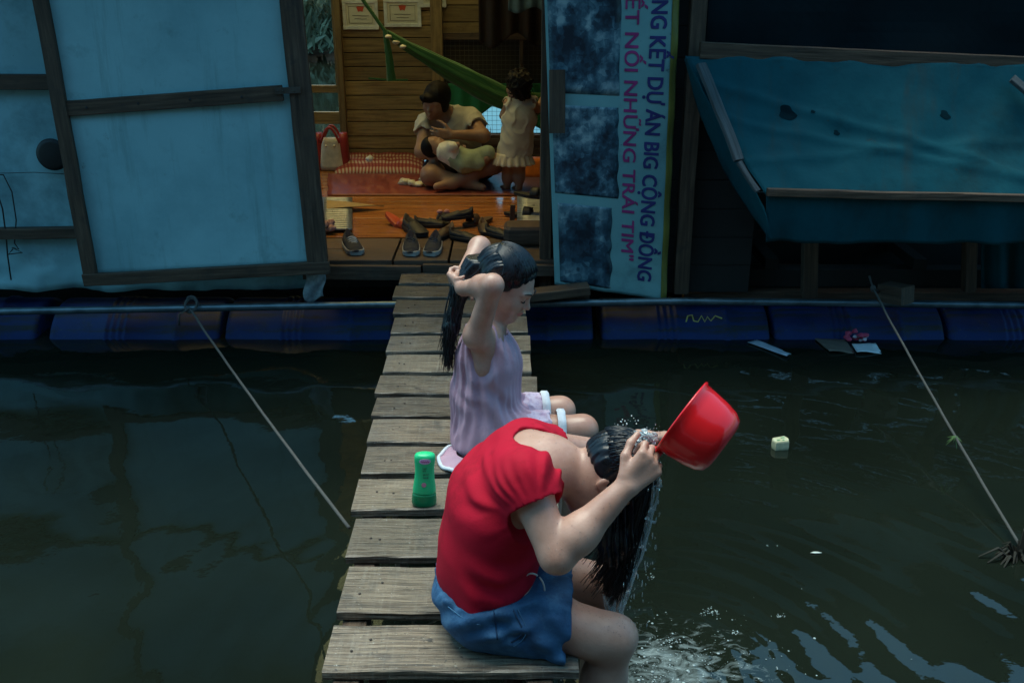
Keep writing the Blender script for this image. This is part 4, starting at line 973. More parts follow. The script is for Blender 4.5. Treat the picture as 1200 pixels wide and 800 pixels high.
# sandals and slippers
def sandal(label, m, sc=1.0):
    t = thing('sandal', (0, 0, 0), label, 'sandal', 'sandals left on the threshold')
    so2 = MB(); K = 24
    for z in (0, .018):
        for j in range(K):
            a = 6.2832 * j / K; so2.v.append(Vector((.038 * math.cos(a) * (1 + .12 * math.sin(a + 3.14)), .115 * math.sin(a), z + .006 * max(0, math.sin(a)))))
    for j in range(K): so2.quad((j, (j + 1) % K, K + (j + 1) % K, K + j))
    so2.quad(list(range(K))[::-1]); so2.quad([K + j for j in range(K)])
    so2.build('sole', m, t)
    st = MB().sheet(lambda s, q: (.038 * math.cos(3.1416 * (1 - s)), -.06 + .05 * q, .016 + .045 * math.sin(3.1416 * s)), 12, 3, .004); st.build('strap', m, t, smooth=True)
    return t
orange = plain('orange_red_plastic', (.42, .06, .02), .4); pinkp = plain('pink_plastic', (.6, .25, .20), .4)
put(sandal('red plastic sandal at the left end of the shoe heap', orange), 467, 264, .9, rx=.4)
t = sandal('small dark sandal with pink bows in the middle of the shoe heap', blk); put(t, 519, 260, .2)
mb = MB(); lo = Vector(t.location)
for dx in (-.02, .02): mb.blob((dx, -.035, .07), (.018, .014, .014), 8, 6)
bw = mb.build('bow', pinkp, None); bw.parent = t; bw.location = (0, 0, 0)
put(sandal('brown leather sandal between the heap and the crate', brn), 560, 262, -.8)
put(sandal('black sandal lying behind the wooden crate', blk), 612, 254, 1.3, dz=.0); put(sandal('black sandal lying on the wooden crate', blk), 622, 254, 1.1, dz=.12)
c = PZ(614, 288, FZ + .003); mb = rbox(c + Vector((.02, .07, 0)), .26, .26, .17, .17, .105, k=9); tag(mb.build('wooden_crate', wood_dark, loc=c), 'low brown wooden box at the right end of the threshold', 'box')
mb = MB(); mb.timber(P(600, 262, 5.75), P(601, 240, 5.75), .03, .03, up=(0, 1, 0), n=3); tag(mb.build('wooden_stub', wood_dark, loc=P(600, 262, 5.75)), 'short wooden stub standing behind the low wooden box', 'stub')
crumple('floor_cloth', 381, 272, 5.5, .06, plain('dusky_cloth', (.30, .17, .15), .85), 'dusky pink cloth bunched against the left doorpost', 'cloth', 8, .9)
# ================================================================== FIGURES: signed distance fields grown into one skin
def A3(v): return np.array(tuple(v), dtype=np.float32)
class Field:
    def __init__(s, lo, hi, h):
        s.h = h; s.lo = np.array(tuple(lo), dtype=np.float32); n = np.ceil((np.array(tuple(hi)) - s.lo) / h).astype(int) + 1
        s.n = n; s.f = np.full(tuple(n), .08, dtype=np.float32)
        s.ax = [s.lo[i] + h * np.arange(n[i], dtype=np.float32) for i in range(3)]
    def copy(s):
        c = object.__new__(Field); c.h, c.lo, c.n, c.ax = s.h, s.lo, s.n, s.ax; c.f = s.f.copy(); return c
    def box(s, lo, hi):
        a = np.clip(np.floor((lo - s.lo) / s.h).astype(int), 0, s.n); b = np.clip(np.ceil((hi - s.lo) / s.h).astype(int) + 1, 0, s.n)
        if (b <= a).any(): return None, None
        sl = tuple(slice(a[i], b[i]) for i in range(3))
        return sl, [s.ax[0][sl[0]][:, None, None], s.ax[1][sl[1]][None, :, None], s.ax[2][sl[2]][None, None, :]]
    def comb(s, sl, d, k, op):
        f = s.f[sl]
        if op == 'u':
            hh = np.maximum(k - np.abs(f - d), 0) / k; s.f[sl] = np.minimum(f, d) - hh * hh * k * .25
        elif op == 's':
            e = -d; hh = np.maximum(k - np.abs(f - e), 0) / k; s.f[sl] = np.maximum(f, e) + hh * hh * k * .25
        elif op == 'i':
            hh = np.maximum(k - np.abs(f - d), 0) / k; s.f[sl] = np.maximum(f, d) + hh * hh * k * .25
    def cone(s, a, b, ra, rb, k=.02, w=None, sw=1.0, op='u'):
        a, b = A3(a), A3(b); pad = max(ra, rb) * max(sw, 1) + k + .04
        sl, g = s.box(np.minimum(a, b) - pad, np.maximum(a, b) + pad)
        if sl is None: return s
        q = [g[i] - a[i] for i in range(3)]; ab = b - a
        if w is not None:
            w = A3(w); w = w / np.linalg.norm(w); c = (q[0] * w[0] + q[1] * w[1] + q[2] * w[2]) * (1 - 1 / sw)
            q = [q[i] - w[i] * c for i in range(3)]; ab = ab - w * (ab @ w) * (1 - 1 / sw)
        L = ab @ ab + 1e-9
        t = np.clip((q[0] * ab[0] + q[1] * ab[1] + q[2] * ab[2]) / L, 0, 1)
        d = np.sqrt((q[0] - t * ab[0]) ** 2 + (q[1] - t * ab[1]) ** 2 + (q[2] - t * ab[2]) ** 2) - (ra + (rb - ra) * t)
        s.comb(sl, d, k, op); return s
    def ell(s, c, r, X=None, k=.02, op='u'):
        c = A3(c); r = np.array(r, dtype=np.float32); pad = r.max() + k + .04
        sl, g = s.box(c - pad, c + pad)
        if sl is None: return s
        q = [g[i] - c[i] for i in range(3)]
        if X is not None: q = [q[0] * x[0] + q[1] * x[1] + q[2] * x[2] for x in [A3(x) for x in X]]
        e = [q[i] / r[i] for i in range(3)]
        k0 = np.sqrt(e[0] ** 2 + e[1] ** 2 + e[2] ** 2) + 1e-6; k1 = np.sqrt((e[0] / r[0]) ** 2 + (e[1] / r[1]) ** 2 + (e[2] / r[2]) ** 2) + 1e-6
        s.comb(sl, k0 * (k0 - 1) / k1, k, op); return s
    def cut(s, p, n, k=.006):
        """keep what lies behind the plane (p, n)"""
        p, n = A3(p), A3(n); n = n / np.linalg.norm(n)
        d = (s.ax[0] - p[0])[:, None, None] * n[0] + (s.ax[1] - p[1])[None, :, None] * n[1] + (s.ax[2] - p[2])[None, None, :] * n[2]
        s.comb(tuple(slice(0, m) for m in s.n), d.astype(np.float32), k, 'i'); return s
    def infl(s, a): s.f -= a; return s
    def warp(s, fn, band=.03):
        i = np.nonzero(np.abs(s.f) < band)
        p = np.stack([s.ax[a][i[a]] for a in range(3)], -1); s.f[i] += fn(p); return s
    def mesh(s, smooth=1):
        f, lo, h = s.f, s.lo, s.h
        f = f.copy()
        for a in range(3):
            sl = [slice(None)] * 3
            for e in (0, -1): sl[a] = e; f[tuple(sl)] = np.maximum(f[tuple(sl)], .01); 
        S_ = f < 0
        c = np.zeros(tuple(np.array(f.shape) - 1), dtype=np.int8); n = np.array(c.shape)
        cs = [(i, j, k) for i in (0, 1) for j in (0, 1) for k in (0, 1)]
        for (i, j, k) in cs: c += S_[i:i + n[0], j:j + n[1], k:k + n[2]]
        idx = np.argwhere((c > 0) & (c < 8)); vid = np.full(c.shape, -1, dtype=np.int64); vid[tuple(idx.T)] = np.arange(len(idx))
        acc = np.zeros((len(idx), 3)); cnt = np.zeros(len(idx))
        for p in cs:
            for a in range(3):
                if p[a]: continue
                q = list(p); q[a] = 1
                A = f[tuple((idx + p).T)]; B = f[tuple((idx + q).T)]; m = (A < 0) != (B < 0); t = np.where(m, A / np.where(m, A - B, 1), 0)
                pos = np.array(p, dtype=float)[None, :].repeat(len(idx), 0); pos[:, a] += t; acc[m] += pos[m]; cnt[m] += 1
        V = (idx + acc / cnt[:, None]) * h + lo
        Q = []
        for a in range(3):
            b, d = (a + 1) % 3, (a + 2) % 3
            s0 = [slice(None)] * 3; s1 = [slice(None)] * 3; s0[a] = slice(0, -1); s1[a] = slice(1, None)
            e = S_[tuple(s0)] != S_[tuple(s1)]; ins = S_[tuple(s0)]
            I_ = np.argwhere(e); I_ = I_[(I_[:, b] > 0) & (I_[:, d] > 0) & (I_[:, b] < n[b]) & (I_[:, d] < n[d])]
            def at(db, dd):
                J = I_.copy(); J[:, b] -= db; J[:, d] -= dd; return vid[tuple(J.T)]
            q = np.stack([at(1, 1), at(0, 1), at(0, 0), at(1, 0)], -1); fl = ~ins[tuple(I_.T)]; q[fl] = q[fl][:, ::-1]; Q.append(q)
        Q = np.concatenate(Q); Q = Q[(Q >= 0).all(1)]
        for _ in range(smooth):
            sm = np.zeros_like(V); ct = np.zeros(len(V))
            for i in range(4):
                for j in ((i + 1) % 4, (i + 3) % 4): np.add.at(sm, Q[:, i], V[Q[:, j]]); np.add.at(ct, Q[:, i], 1)
            V = .45 * V + .55 * sm / np.maximum(ct, 1)[:, None]
        return V, Q
    def build(s, name, mat, parent=None, loc=None, smooth=1, matf=None):
        V, Q = s.mesh(smooth); ms = matf(V[Q].mean(1)) if matf else None
        return mesh_np(name, V, Q, mat, parent, loc, True, ms)

def run(F, spec, inf=0.0):
    for p in spec:
        if p[0] == 'c': _, a, b, ra, rb, k, w, sw = p; F.cone(a, b, ra + inf, rb + inf, k, w, sw)
        else: _, c, r, X, k = p; F.ell(c, [x + inf for x in r], X, k)
    return F
def c(a, b, ra, rb, k=.025, w=None, sw=1.0): return ('c', Vector(a), Vector(b), ra, rb, k, w, sw)
def e(c_, r, X=None, k=.02): return ('e', Vector(c_), r, X, k)

def hand(wr, d, n, L=.15, curl=(20, 20, 20, 20), thumb=1, th_open=.9, th_curl=25, spread=.06, fr=1.0):
    """palm, four unequal bent fingers and a thumb; d along the hand, n out of the palm"""
    wr, d, n = Vector(wr), Vector(d).normalized(), Vector(n); n = (n - d * n.dot(d)).normalized(); sd = d.cross(n) * thumb
    pl, pw, r = L * .50, L * .36, L * .058 * fr; out = []
    kn = [wr + d * pl * (1.0, 1.04, 1.0, .92)[i] + sd * (pw * (.5 - i / 3)) for i in range(4)]
    for i in range(4): out.append(c(wr + d * .006 + sd * (pw * .55 * (.5 - i / 3)), kn[i], r * 1.35, r * 1.22, .012))
    out.append(c(wr + d * pl * .25 + sd * pw * .3 + n * .003, wr + d * pl * .8 + sd * pw * .3, r * 1.5, r * 1.2, .012))
    for i in range(4):
        fl = L * (.44, .49, .46, .36)[i]; p = kn[i]; a = 0; dd0 = (d + sd * spread * (1.5 - i)).normalized()
        for q, (sg, cf) in enumerate(((.46, .8), (.30, 1.15), (.24, .8))):
            a += math.radians(curl[i] * cf); dd = dd0 * math.cos(a) + n * math.sin(a); p2 = p + dd * fl * sg
            out.append(c(p, p2, r * (1.0 - .11 * q) * (.9 if i == 3 else 1), r * (.90 - .11 * q) * (.9 if i == 3 else 1), .0045)); p = p2
    p = wr + d * pl * .22 + sd * pw * .42; dd = (d * .75 + sd * th_open + n * .35).normalized(); a = 0
    for q, (sg, rr) in enumerate(((.26, 1.35), (.22, 1.12), (.18, .95))):
        a = math.radians(th_curl) * q; d2 = (dd * math.cos(a) + (d * .7 + n * .5 - sd * .3).normalized() * math.sin(a)).normalized(); p2 = p + d2 * L * sg
        out.append(c(p, p2, r * rr, r * rr * .9, .007)); p = p2
    return out

def head(ctr, up, fw, s=1.0, face=True, sexf=1.0):
    """skull, jaw, nose, lips, eye sockets, ears; returns spec adders and a frame function"""
    ctr, up, fw = Vector(ctr), Vector(up).normalized(), Vector(fw); fw = (fw - up * fw.dot(up)).normalized(); rt = fw.cross(up)
    X = (rt, fw, up)
    H = lambda r, f, u: ctr + rt * r * s + fw * f * s + up * u * s
    sp = [e(H(0, -.012, .022), (.074 * s, .094 * s, .088 * s), X, .02), e(H(0, .022, -.02), (.062 * s, .066 * s, .078 * s), X, .03), e(H(0, .052, -.070), (.036 * s, .034 * s, .032 * s), X, .03)]
    sp += [e(H(.036, .052, -.030), (.029 * s, .028 * s, .028 * s), X, .02), e(H(-.036, .052, -.030), (.029 * s, .028 * s, .028 * s), X, .02)]
    def add(F):
        run(F, sp)
        if face:
            for sg in (-1, 1):
                F.ell(H(.031 * sg, .090, .002), (.019 * s, .014 * s, .012 * s), X, .010 * s, 's')
                F.ell(H(.031 * sg, .073, .001), (.015 * s, .0125 * s, .0115 * s), X, .004 * s)
                F.cone(H(.014 * sg, .086, .019), H(.044 * sg, .074, .019), .007 * s, .006 * s, .012 * s)
            F.cone(H(0, .084, .004), H(0, .099, -.022), .006 * s, .0085 * s, .011 * s); F.ell(H(0, .101, -.025), (.0098 * s, .0098 * s, .0078 * s), X, .006 * s)
            for sg in (-1, 1): F.ell(H(.010 * sg, .092, -.028), (.007 * s, .009 * s, .006 * s), X, .005 * s); F.ell(H(.0055 * sg, .098, -.034), (.003 * s, .004 * s, .003 * s), X, .002 * s, 's')
            F.cone(H(-.015, .079, -.051), H(0, .093, -.049), .0035 * s, .006 * s, .006 * s); F.cone(H(.015, .079, -.051), H(0, .093, -.049), .0035 * s, .006 * s, .006 * s)
            F.cone(H(-.013, .080, -.058), H(0, .090, -.060), .0035 * s, .0065 * s, .005 * s); F.cone(H(.013, .080, -.058), H(0, .090, -.060), .0035 * s, .0065 * s, .005 * s)
            F.cone(H(-.018, .085, -.0545), H(.018, .085, -.0545), .0014, .0014, .003 * s, op='s') if s > .9 else None
            F.ell(H(0, .076, -.086), (.016 * s, .014 * s, .013 * s), X, .016 * s)
        for sg in (-1, 1):
            F.ell(H(.072 * sg, -.012, -.004), (.0065 * s, .019 * s, .030 * s), (rt, (fw - up * .15).normalized(), (up + fw * .15).normalized()), .007 * s)
            F.ell(H(.0785 * sg, -.010, .000), (.004 * s, .011 * s, .018 * s), X, .004 * s, 's')
            F.cone(H(.074 * sg, -.002, -.012), H(.076 * sg, .002, .004), .004 * s, .004 * s, .004 * s)
        return F
    return add, H, X

_T = np.random.RandomState(5).rand(32, 32, 32).astype(np.float32) * 2 - 1
def vnoise(q):
    i = np.floor(q).astype(int); f = (q - i).astype(np.float32); f = f * f * (3 - 2 * f); i &= 31; k = (i + 1) & 31
    g = lambda a, b, c_: _T[a, b, c_]
    x0 = g(i[:, 0], i[:, 1], i[:, 2]) * (1 - f[:, 0]) + g(k[:, 0], i[:, 1], i[:, 2]) * f[:, 0]; x1 = g(i[:, 0], k[:, 1], i[:, 2]) * (1 - f[:, 0]) + g(k[:, 0], k[:, 1], i[:, 2]) * f[:, 0]
    y0 = x0 * (1 - f[:, 1]) + x1 * f[:, 1]
    x0 = g(i[:, 0], i[:, 1], k[:, 2]) * (1 - f[:, 0]) + g(k[:, 0], i[:, 1], k[:, 2]) * f[:, 0]; x1 = g(i[:, 0], k[:, 1], k[:, 2]) * (1 - f[:, 0]) + g(k[:, 0], k[:, 1], k[:, 2]) * f[:, 0]
    y1 = x0 * (1 - f[:, 1]) + x1 * f[:, 1]
    return y0 * (1 - f[:, 2]) + y1 * f[:, 2]
def ridge(n): return (1 - np.minimum(1, np.abs(n) * 2.6)) ** 1.5
def creases(p, along, fa, fx, seed=0.0, wv=.5):
    """irregular folds running along one direction"""
    a = np.array(tuple(Vector(along).normalized()), dtype=np.float32); b = A3(Vector(along).orthogonal().normalized()); c_ = np.cross(a, b)
    w = np.stack([vnoise(p * 9 + seed + 3), vnoise(p * 9 + seed + 11), vnoise(p * 9 + seed + 19)], -1) * wv
    q = np.stack([p @ a * fa, p @ b * fx, p @ c_ * fx], -1) + w + seed * 3.7
    return ridge(vnoise(q)) - .25
def fold_fn(amp, sc, dirs, seed=0.0):
    def fn(p):
        o = 0
        for i, (d, fz, a) in enumerate(dirs):
            al = Vector(d).orthogonal().normalized(); o = o - a * creases(p, al, fz * .12, fz * .34, seed + i * 5.3)
        return (amp * 1.3 * o).astype(np.float32)
    return fn

skin = M('skin', [(.3, (.42, .215, .155)), (.7, (.56, .325, .245))], scale=11, rough=(.30, .58), bump=.35, bscale=210, bdist=.0012, sss=.12, coat=.18, stain_glint=[(14, .52, .8, (.40, .19, .135)), (60, .60, .9, (.38, .20, .145))])
skin_t = M('sun_tanned_skin', [(.3, (.28, .155, .095)), (.7, (.38, .22, .14))], scale=9, rough=(.4, .6), bump=.06, bscale=150, bdist=.001, sss=.12)
lipm = plain('lips', (.42, .15, .13), .4, bump=0, sss=.1)
hairm = M('wet_black_hair', [(.3, (.0025, .003, .005)), (.7, (.008, .011, .017))], scale=30, rough=(.22, .40), bump=0, spec=.5)
hair_dry = M('black_hair', [(.3, (.003, .0025, .002)), (.7, (.008, .006, .005))], scale=30, rough=(.55, .75), bump=0, spec=.25)
redc = M('red_cotton', [(.3, (.38, .003, .018)), (.7, (.50, .005, .028))], scale=5, rough=(.75, .9), bump=.35, bscale=260, bdist=.0010, spec=.25, stain_glint=[(5.5, .52, .66, (.27, .002, .013))])
denim = M('blue_denim', [(.25, (.010, .045, .105)), (.5, (.020, .085, .19)), (.8, (.06, .17, .31))], scale=16, detail=8, rough=(.75, .9), bump=.8, bscale=120, bdist=.0018, stain_glint=[(12, .54, .8, (.085, .20, .33)), (5, .55, .7, (.010, .045, .11))])
lilac = M('lilac_cheesecloth', [(.3, (.42, .235, .315)), (.7, (.55, .35, .43))], scale=6, rough=(.6, .8), bump=.6, bscale=60, bdist=.0018, stretch=(1, 1, .25), sss=.05, stain_glint=[(7, .52, .72, (.31, .18, .235))])
whitec = M('white_trim', [(.3, (.55, .58, .64)), (.7, (.72, .75, .80))], scale=30, rough=(.7, .85), bump=.4, bscale=90, bdist=.002)

def strands(mb, path_fn, n, r0, segs=14, sides=5):
    for i in range(n):
        pts = path_fn(i / n)
        if pts is None: continue
        N = len(pts); k = rnd.uniform(.7, 1.25)
        mb.tube(pts, [r0 * k * (1 - .75 * (j / (N - 1)) ** 2) for j in range(N)], sides)
    return mb

# ------------------------------------------------------------------ the girl rinsing her hair, in front
G1 = thing('person', (-.05, 2.06, 0.0), 'girl in red T-shirt bent forward on the walkway edge, rinsing her long wet hair', 'person')
YW = (0, 1, 0)
pel, wai, che, upp, nkb = vec(-.055, 2.06, .112), vec(-.062, 2.06, .22), vec(-.035, 2.06, .33), vec(.028, 2.05, .405), vec(.088, 2.05, .428)
hd = vec(.222, 2.045, .402)
rs_, re_, rw_ = vec(.030, 1.935, .452), vec(.096, 1.845, .312), vec(.247, 1.900, .452)
ls_, le_, lw_ = vec(.035, 2.155, .42), vec(.255, 2.30, .32), P(780, 516, 2.13)
rh_, rk_, ra_ = vec(-.045, 1.985, .085), vec(.245, 1.945, .025), vec(.17, 1.965, -.38)
lh_, lk_, la_ = vec(-.045, 2.135, .085), vec(.245, 2.125, .045), vec(.20, 2.125, -.38)
trunk = [c(pel, wai, .098, .086, .05, YW, 1.42), c(wai, che, .086, .092, .05, YW, 1.45), c(che, upp, .092, .082, .05, YW, 1.5), c(upp, nkb, .078, .05, .04, YW, 1.25),
         c(vec(.015, 1.985, .42), rs_, .06, .048, .05), c(vec(.015, 2.115, .41), ls_, .06, .046, .05)]
hips = [c(rh_, rh_ + (rk_ - rh_) * .4, .090, .072, .05), c(lh_, lh_ + (lk_ - lh_) * .4, .088, .072, .05), e(pel + vec(-.02, 0, -.02), (.105, .15, .085), None, .05)]
arms = [c(rs_, re_, .046, .038, .03), c(re_ + vec(.004, .004, .004), re_.lerp(rw_, .35), .0385, .041, .02), c(re_.lerp(rw_, .3), rw_, .041, .0245, .02), c(ls_, le_, .045, .037, .03), c(le_, lw_, .038, .023, .02)]
legs = [c(rh_ + (rk_ - rh_) * .3, rk_ + vec(-.05, 0, .008), .072, .055, .03), c(rk_ + vec(-.06, 0, .004), rk_, .052, .047, .03), c(rk_, rk_.lerp(ra_, .35), .046, .049, .03), c(rk_.lerp(ra_, .3), ra_, .05, .03, .03), c(ra_, ra_ + vec(.13, -.01, -.05), .03, .022, .03),
        c(lh_ + (lk_ - lh_) * .3, lk_, .070, .050, .03), c(lk_, lk_.lerp(la_, .35), .046, .048, .03), c(lk_.lerp(la_, .3), la_, .049, .03, .03), c(la_, la_ + vec(.13, .01, -.05), .03, .022, .03)]
neck = [c(nkb + vec(-.01, 0, -.01), hd + vec(-.055, 0, .005), .056, .050, .035), c(vec(.03, 2.0, .425), nkb, .05, .05, .04), c(vec(.03, 2.10, .42), nkb, .05, .05, .04)]
hadd, H1, X1 = head(hd, (.97, 0, .10), (-.10, 0, -1), .98)
hdl0, hdl1 = P(771, 521, 1.955), P(731, 584, 1.925); hdir = (hdl1 - hdl0).normalized()
hd1 = vec(.62, .18, .62).normalized()
hn1 = hdir.cross(hd1).normalized(); hn1 = hn1 if hn1.y > 0 else -hn1
rhand = hand(rw_, hd1, hn1, .152, (66, 70, 74, 78), 1, .55, 35)
ld1 = (P(737, 505, 2.06) - lw_).normalized()
lhand = hand(lw_, ld1, (-.15, -.35, -1), .145, (14, 16, 14, 18), -1, .6, 10, .13)
F = Field((-.25, 1.74, -.46), (.48, 2.38, .62), .0036)
run(F, trunk); run(F, hips); run(F, neck); hadd(F); run(F, arms); run(F, legs)
run(F, rhand); run(F, lhand)
# spine and shoulder blade under the skin of the bare nape
F.build('body', skin, G1, smooth=1)
# T-shirt
F = Field((-.25, 1.78, .02), (.22, 2.34, .62), .0036)
sl_r = rs_.lerp(re_, .36); sl_l = ls_.lerp(le_, .42)
run(F, trunk[:4], .009); run(F, [trunk[4], trunk[5]], .013)
run(F, [c(wai + vec(0, 0, -.06), che, .094, .098, .05, YW, 1.45), e(che + vec(.045, 0, -.03), (.07, .13, .09), None, .05), c(vec(-.06, 2.06, .13), vec(-.05, 2.06, .2), .108, .102, .05, YW, 1.40)])
F2 = F.copy()
for a, b, q in ((rs_, re_, .66), (ls_, le_, .6)): F.cone(a, a.lerp(b, q), .058, .064, .03)
def hug(p):   # drag folds fanning out from the armpit, slack above the hem, soft creases over the back
    dx, dz = p[:, 0] - .06, p[:, 2] - .385; r = np.sqrt(dx ** 2 + (p[:, 1] - 1.93) ** 2 + dz ** 2); a = np.arctan2(dz, dx)
    n0 = vnoise(p * 5 + 2); n1 = vnoise(p * 8 + 20); n2 = vnoise(p * 6 + 31)
    m1 = np.clip(.5 + n1 * 1.6, 0, 1); m2 = np.clip(.45 + n2 * 1.6, 0, 1)
    dd_ = A3((re_ - rs_).normalized()); hemq = (p - A3(rs_)) @ dd_; calm = np.clip((.045 - hemq) / .04, .06, 1)
    calm = np.where(np.abs(p[:, 1] - 1.9) < .12, calm, 1)
    o = .0066 * np.sin(a * 15 + 4.5 * n0 + r * 9) * m1 * np.exp(-((r - .12) / .075) ** 2)
    o += .0034 * np.sin(a * 27 + 5 * n0 + 2) * m2 * np.exp(-((r - .10) / .06) ** 2)
    o += .0046 * np.sin((p @ np.array((.62, .1, .75), dtype=np.float32)) * 95 + 5 * n0 + 3 * n1) * m2 * np.clip((p[:, 2] - .28) / .1, 0, 1) * np.clip((.13 - p[:, 0]) / .1, 0, 1)
    o *= calm
    o += .0050 * np.sin(p[:, 0] * 70 + p[:, 1] * 55 + p[:, 2] * 14 + 5 * n0) * m1 * np.exp(-((p[:, 2] - .13) / .06) ** 2)
    o += .0044 * np.sin(p[:, 2] * 78 + p[:, 0] * 26 + 5 * n0) * m2 * np.exp(-((p[:, 2] - .20) / .06) ** 2)
    return o.astype(np.float32)
F.warp(hug)
F.cut((0, 0, .098), (-.12, 0, -1), .004)
d = (re_ - rs_).normalized()
# sleeve ends: cut off square and hollow them
def sleeve(F, a, b, q):
    d_ = (b - a).normalized(); p = a.lerp(b, q); F.cone(p + d_ * .001, p + d_ * .12, .075, .085, .003, op='s'); F.cone(a.lerp(b, q - .22), p + d_ * .06, .047, .058, .004, op='s')
sleeve(F, rs_, re_, .56); sleeve(F, ls_, le_, .46)
F.cone(nkb + vec(-.018, -.005, .046), hd + vec(.06, 0, .05), .070, .12, .006, op='s')
F.cone(nkb + vec(.04, 0, .0), hd, .075, .10, .006, op='s')
F.build('t_shirt', redc, G1, smooth=1)
# denim shorts
F = Field((-.26, 1.80, -.06), (.24, 2.32, .26), .0036)
run(F, hips, .012); run(F, [c(pel, pel + vec(-.005, 0, .04), .104, .102, .05, YW, 1.42)])
q = .62
for (h_, k_) in ((rh_, rk_), (lh_, lk_)):
    F.cone(h_, h_.lerp(k_, q + .1), .099, .094, .04)
F.cut((0, 0, .145), (-.08, 0, 1), .004)
for (h_, k_) in ((rh_, rk_), (lh_, lk_)):
    p = h_.lerp(k_, q); d = (k_ - h_).normalized(); F.cone(p + d * .11, p + d * .25, .11, .11, .004, op='s'); F.cut(p + d * .0, d, .004); F.cone(p - d * .03, p + d * .05, .070, .076, .004, op='s')
F.cut((0, 0, .004), (0, 0, -1), .004)
def denim_folds(p):
    n0 = vnoise(p * 6 + 5); n1 = vnoise(p * 9 + 16); n2 = vnoise(p * 8 + 33); m1 = np.clip(.45 + n1 * 1.5, 0, 1); m2 = np.clip(.45 + n2 * 1.5, 0, 1)
    o = .0062 * np.sin((p @ np.array((.75, .1, .55), dtype=np.float32)) * 88 + 4 * n0) * m1 * np.clip((p[:, 0] + .12) / .08, 0, 1)
    o += .0050 * np.sin((p @ np.array((-.35, .3, .85), dtype=np.float32)) * 105 + 5 * n0) * m2
    return o.astype(np.float32)
F.warp(denim_folds)
F.warp(lambda p: (.0022 * np.sin(p[:, 1] * 230) * np.exp(-((p[:, 2] - .13) / .014) ** 2)).astype(np.float32))
sh = F.build('denim_shorts', denim, G1, smooth=1)
# pocket seam, belt seam and drawstring loop lie on the cloth
def on_mesh(obj, p, dirn, off=.001):
    b = wloc(obj); ok, loc, nrm, _ = obj.ray_cast(Vector(p) - b, Vector(dirn)); return (loc + b + nrm * off) if ok else None
def seam(obj, uv, y, r, mat, name, off=.0005):
    pts = []
    for (u, v) in uv:
        o_ = Vector((0, 0, CAMZ)); d_ = (P(u, v, y) - o_).normalized(); q_ = on_mesh(obj, o_, d_, off)
        if q_ is not None: pts.append(q_)
    if len(pts) > 2:
        return MB().tube(pts, r, 5).build(name, mat, obj, smooth=True)
bpy.context.view_layer.update()
stm = plain('denim_stitch', (.05, .15, .27), .8, bump=0); std = plain('denim_seam', (.008, .035, .085), .85, bump=0)
seam(sh, [(578 + .2 * t, 708 + 1.7 * t) for t in range(0, 26, 2)], 2.0, .0022, std, 'side_seam')
seam(sh, [(598, 706), (602, 716), (607, 726), (611, 734), (611, 742), (606, 748), (599, 752)], 2.0, .0022, std, 'pocket_edge')
seam(sh, [(603, 704), (607, 714), (612, 724), (616, 733), (616, 743), (611, 751), (602, 757)], 2.0, .0012, stm, 'pocket_stitch')
seam(sh, [(525, 710), (540, 722), (560, 731), (578, 733)], 2.0, .0012, stm, 'yoke_stitch')
dc = P(625, 686, 1.955)
MB().tube([dc + vec(.026 * math.cos(a) * 1.0, -.01 + .006 * math.sin(a), .036 * math.sin(a) - .007 * math.cos(a)) for a in np.linspace(1.2, 7.3, 30)], .0022, 6).build('drawstring', plain('cord_white', (.55, .52, .50), .8), G1, smooth=True)
# wet hair: cap on the skull, combed from the nape over the crown, then falling
hp = MB()
crownp = H1(0, 0, .105)
def ellp(th, ph, k=1.0):
    """th from the crown pole towards the back of the neck, ph round the crown axis (0 = back of head, which faces up here)"""
    r = math.sin(th); u = math.cos(th)
    return H1(.078 * k * r * math.sin(ph), -.012 - .098 * k * r * math.cos(ph), .020 + .094 * k * u)
tipc = vec(.243, 2.03, .075)
def wet(q):
    ph = rnd.gauss(0, .85); ph = max(-2.0, min(2.0, ph)); th0 = rnd.uniform(.9, 1.75) if abs(ph) < 1.2 else rnd.uniform(.5, 1.25)
    pts = []; k = rnd.uniform(1.015, 1.075)
    ph1 = ph * rnd.uniform(.55, .8)
    for i in range(9):
        t = i / 8; th = lerp(th0, -rnd.uniform(.0, .02) - .50, t); p_ = lerp(ph, ph1, t)
        if th < 0:  p = H1(.078 * k * math.sin(ph1) * max(.25, -th) , -.012 + .098 * k * math.sin(-th) * math.cos(ph1), .020 + .094 * k * math.cos(th))
        else: p = ellp(th, p_, k)
        pts.append(p + vec(nz((q * 90, t * 3, 0)), nz((q * 90, t * 3, 4)), nz((q * 90, t * 3, 8))) * .003)
    p = pts[-1]; clump = math.floor(rnd.random() * 7) / 6 - .5; ln = rnd.uniform(.8, 1.05)
    tip = tipc + vec(clump * .042 + rnd.gauss(0, .004), rnd.gauss(0, .020), rnd.uniform(-.012, .03) + abs(clump) * .05)
    out = p + vec(rnd.uniform(-.012, .003), 0, -.03)
    for i in range(1, 11):
        t = i / 10; b = p.lerp(out, min(1, t * 5)).lerp(tip, t ** 1.15); b += vec(.002 * math.sin(t * 3.14), 0, 0) + vec(nz((q * 50, t * 4, 2)), nz((q * 50, t * 4, 6)), 0) * .006
        pts.append(b)
    return pts
strands(hp, wet, 900, .0022)
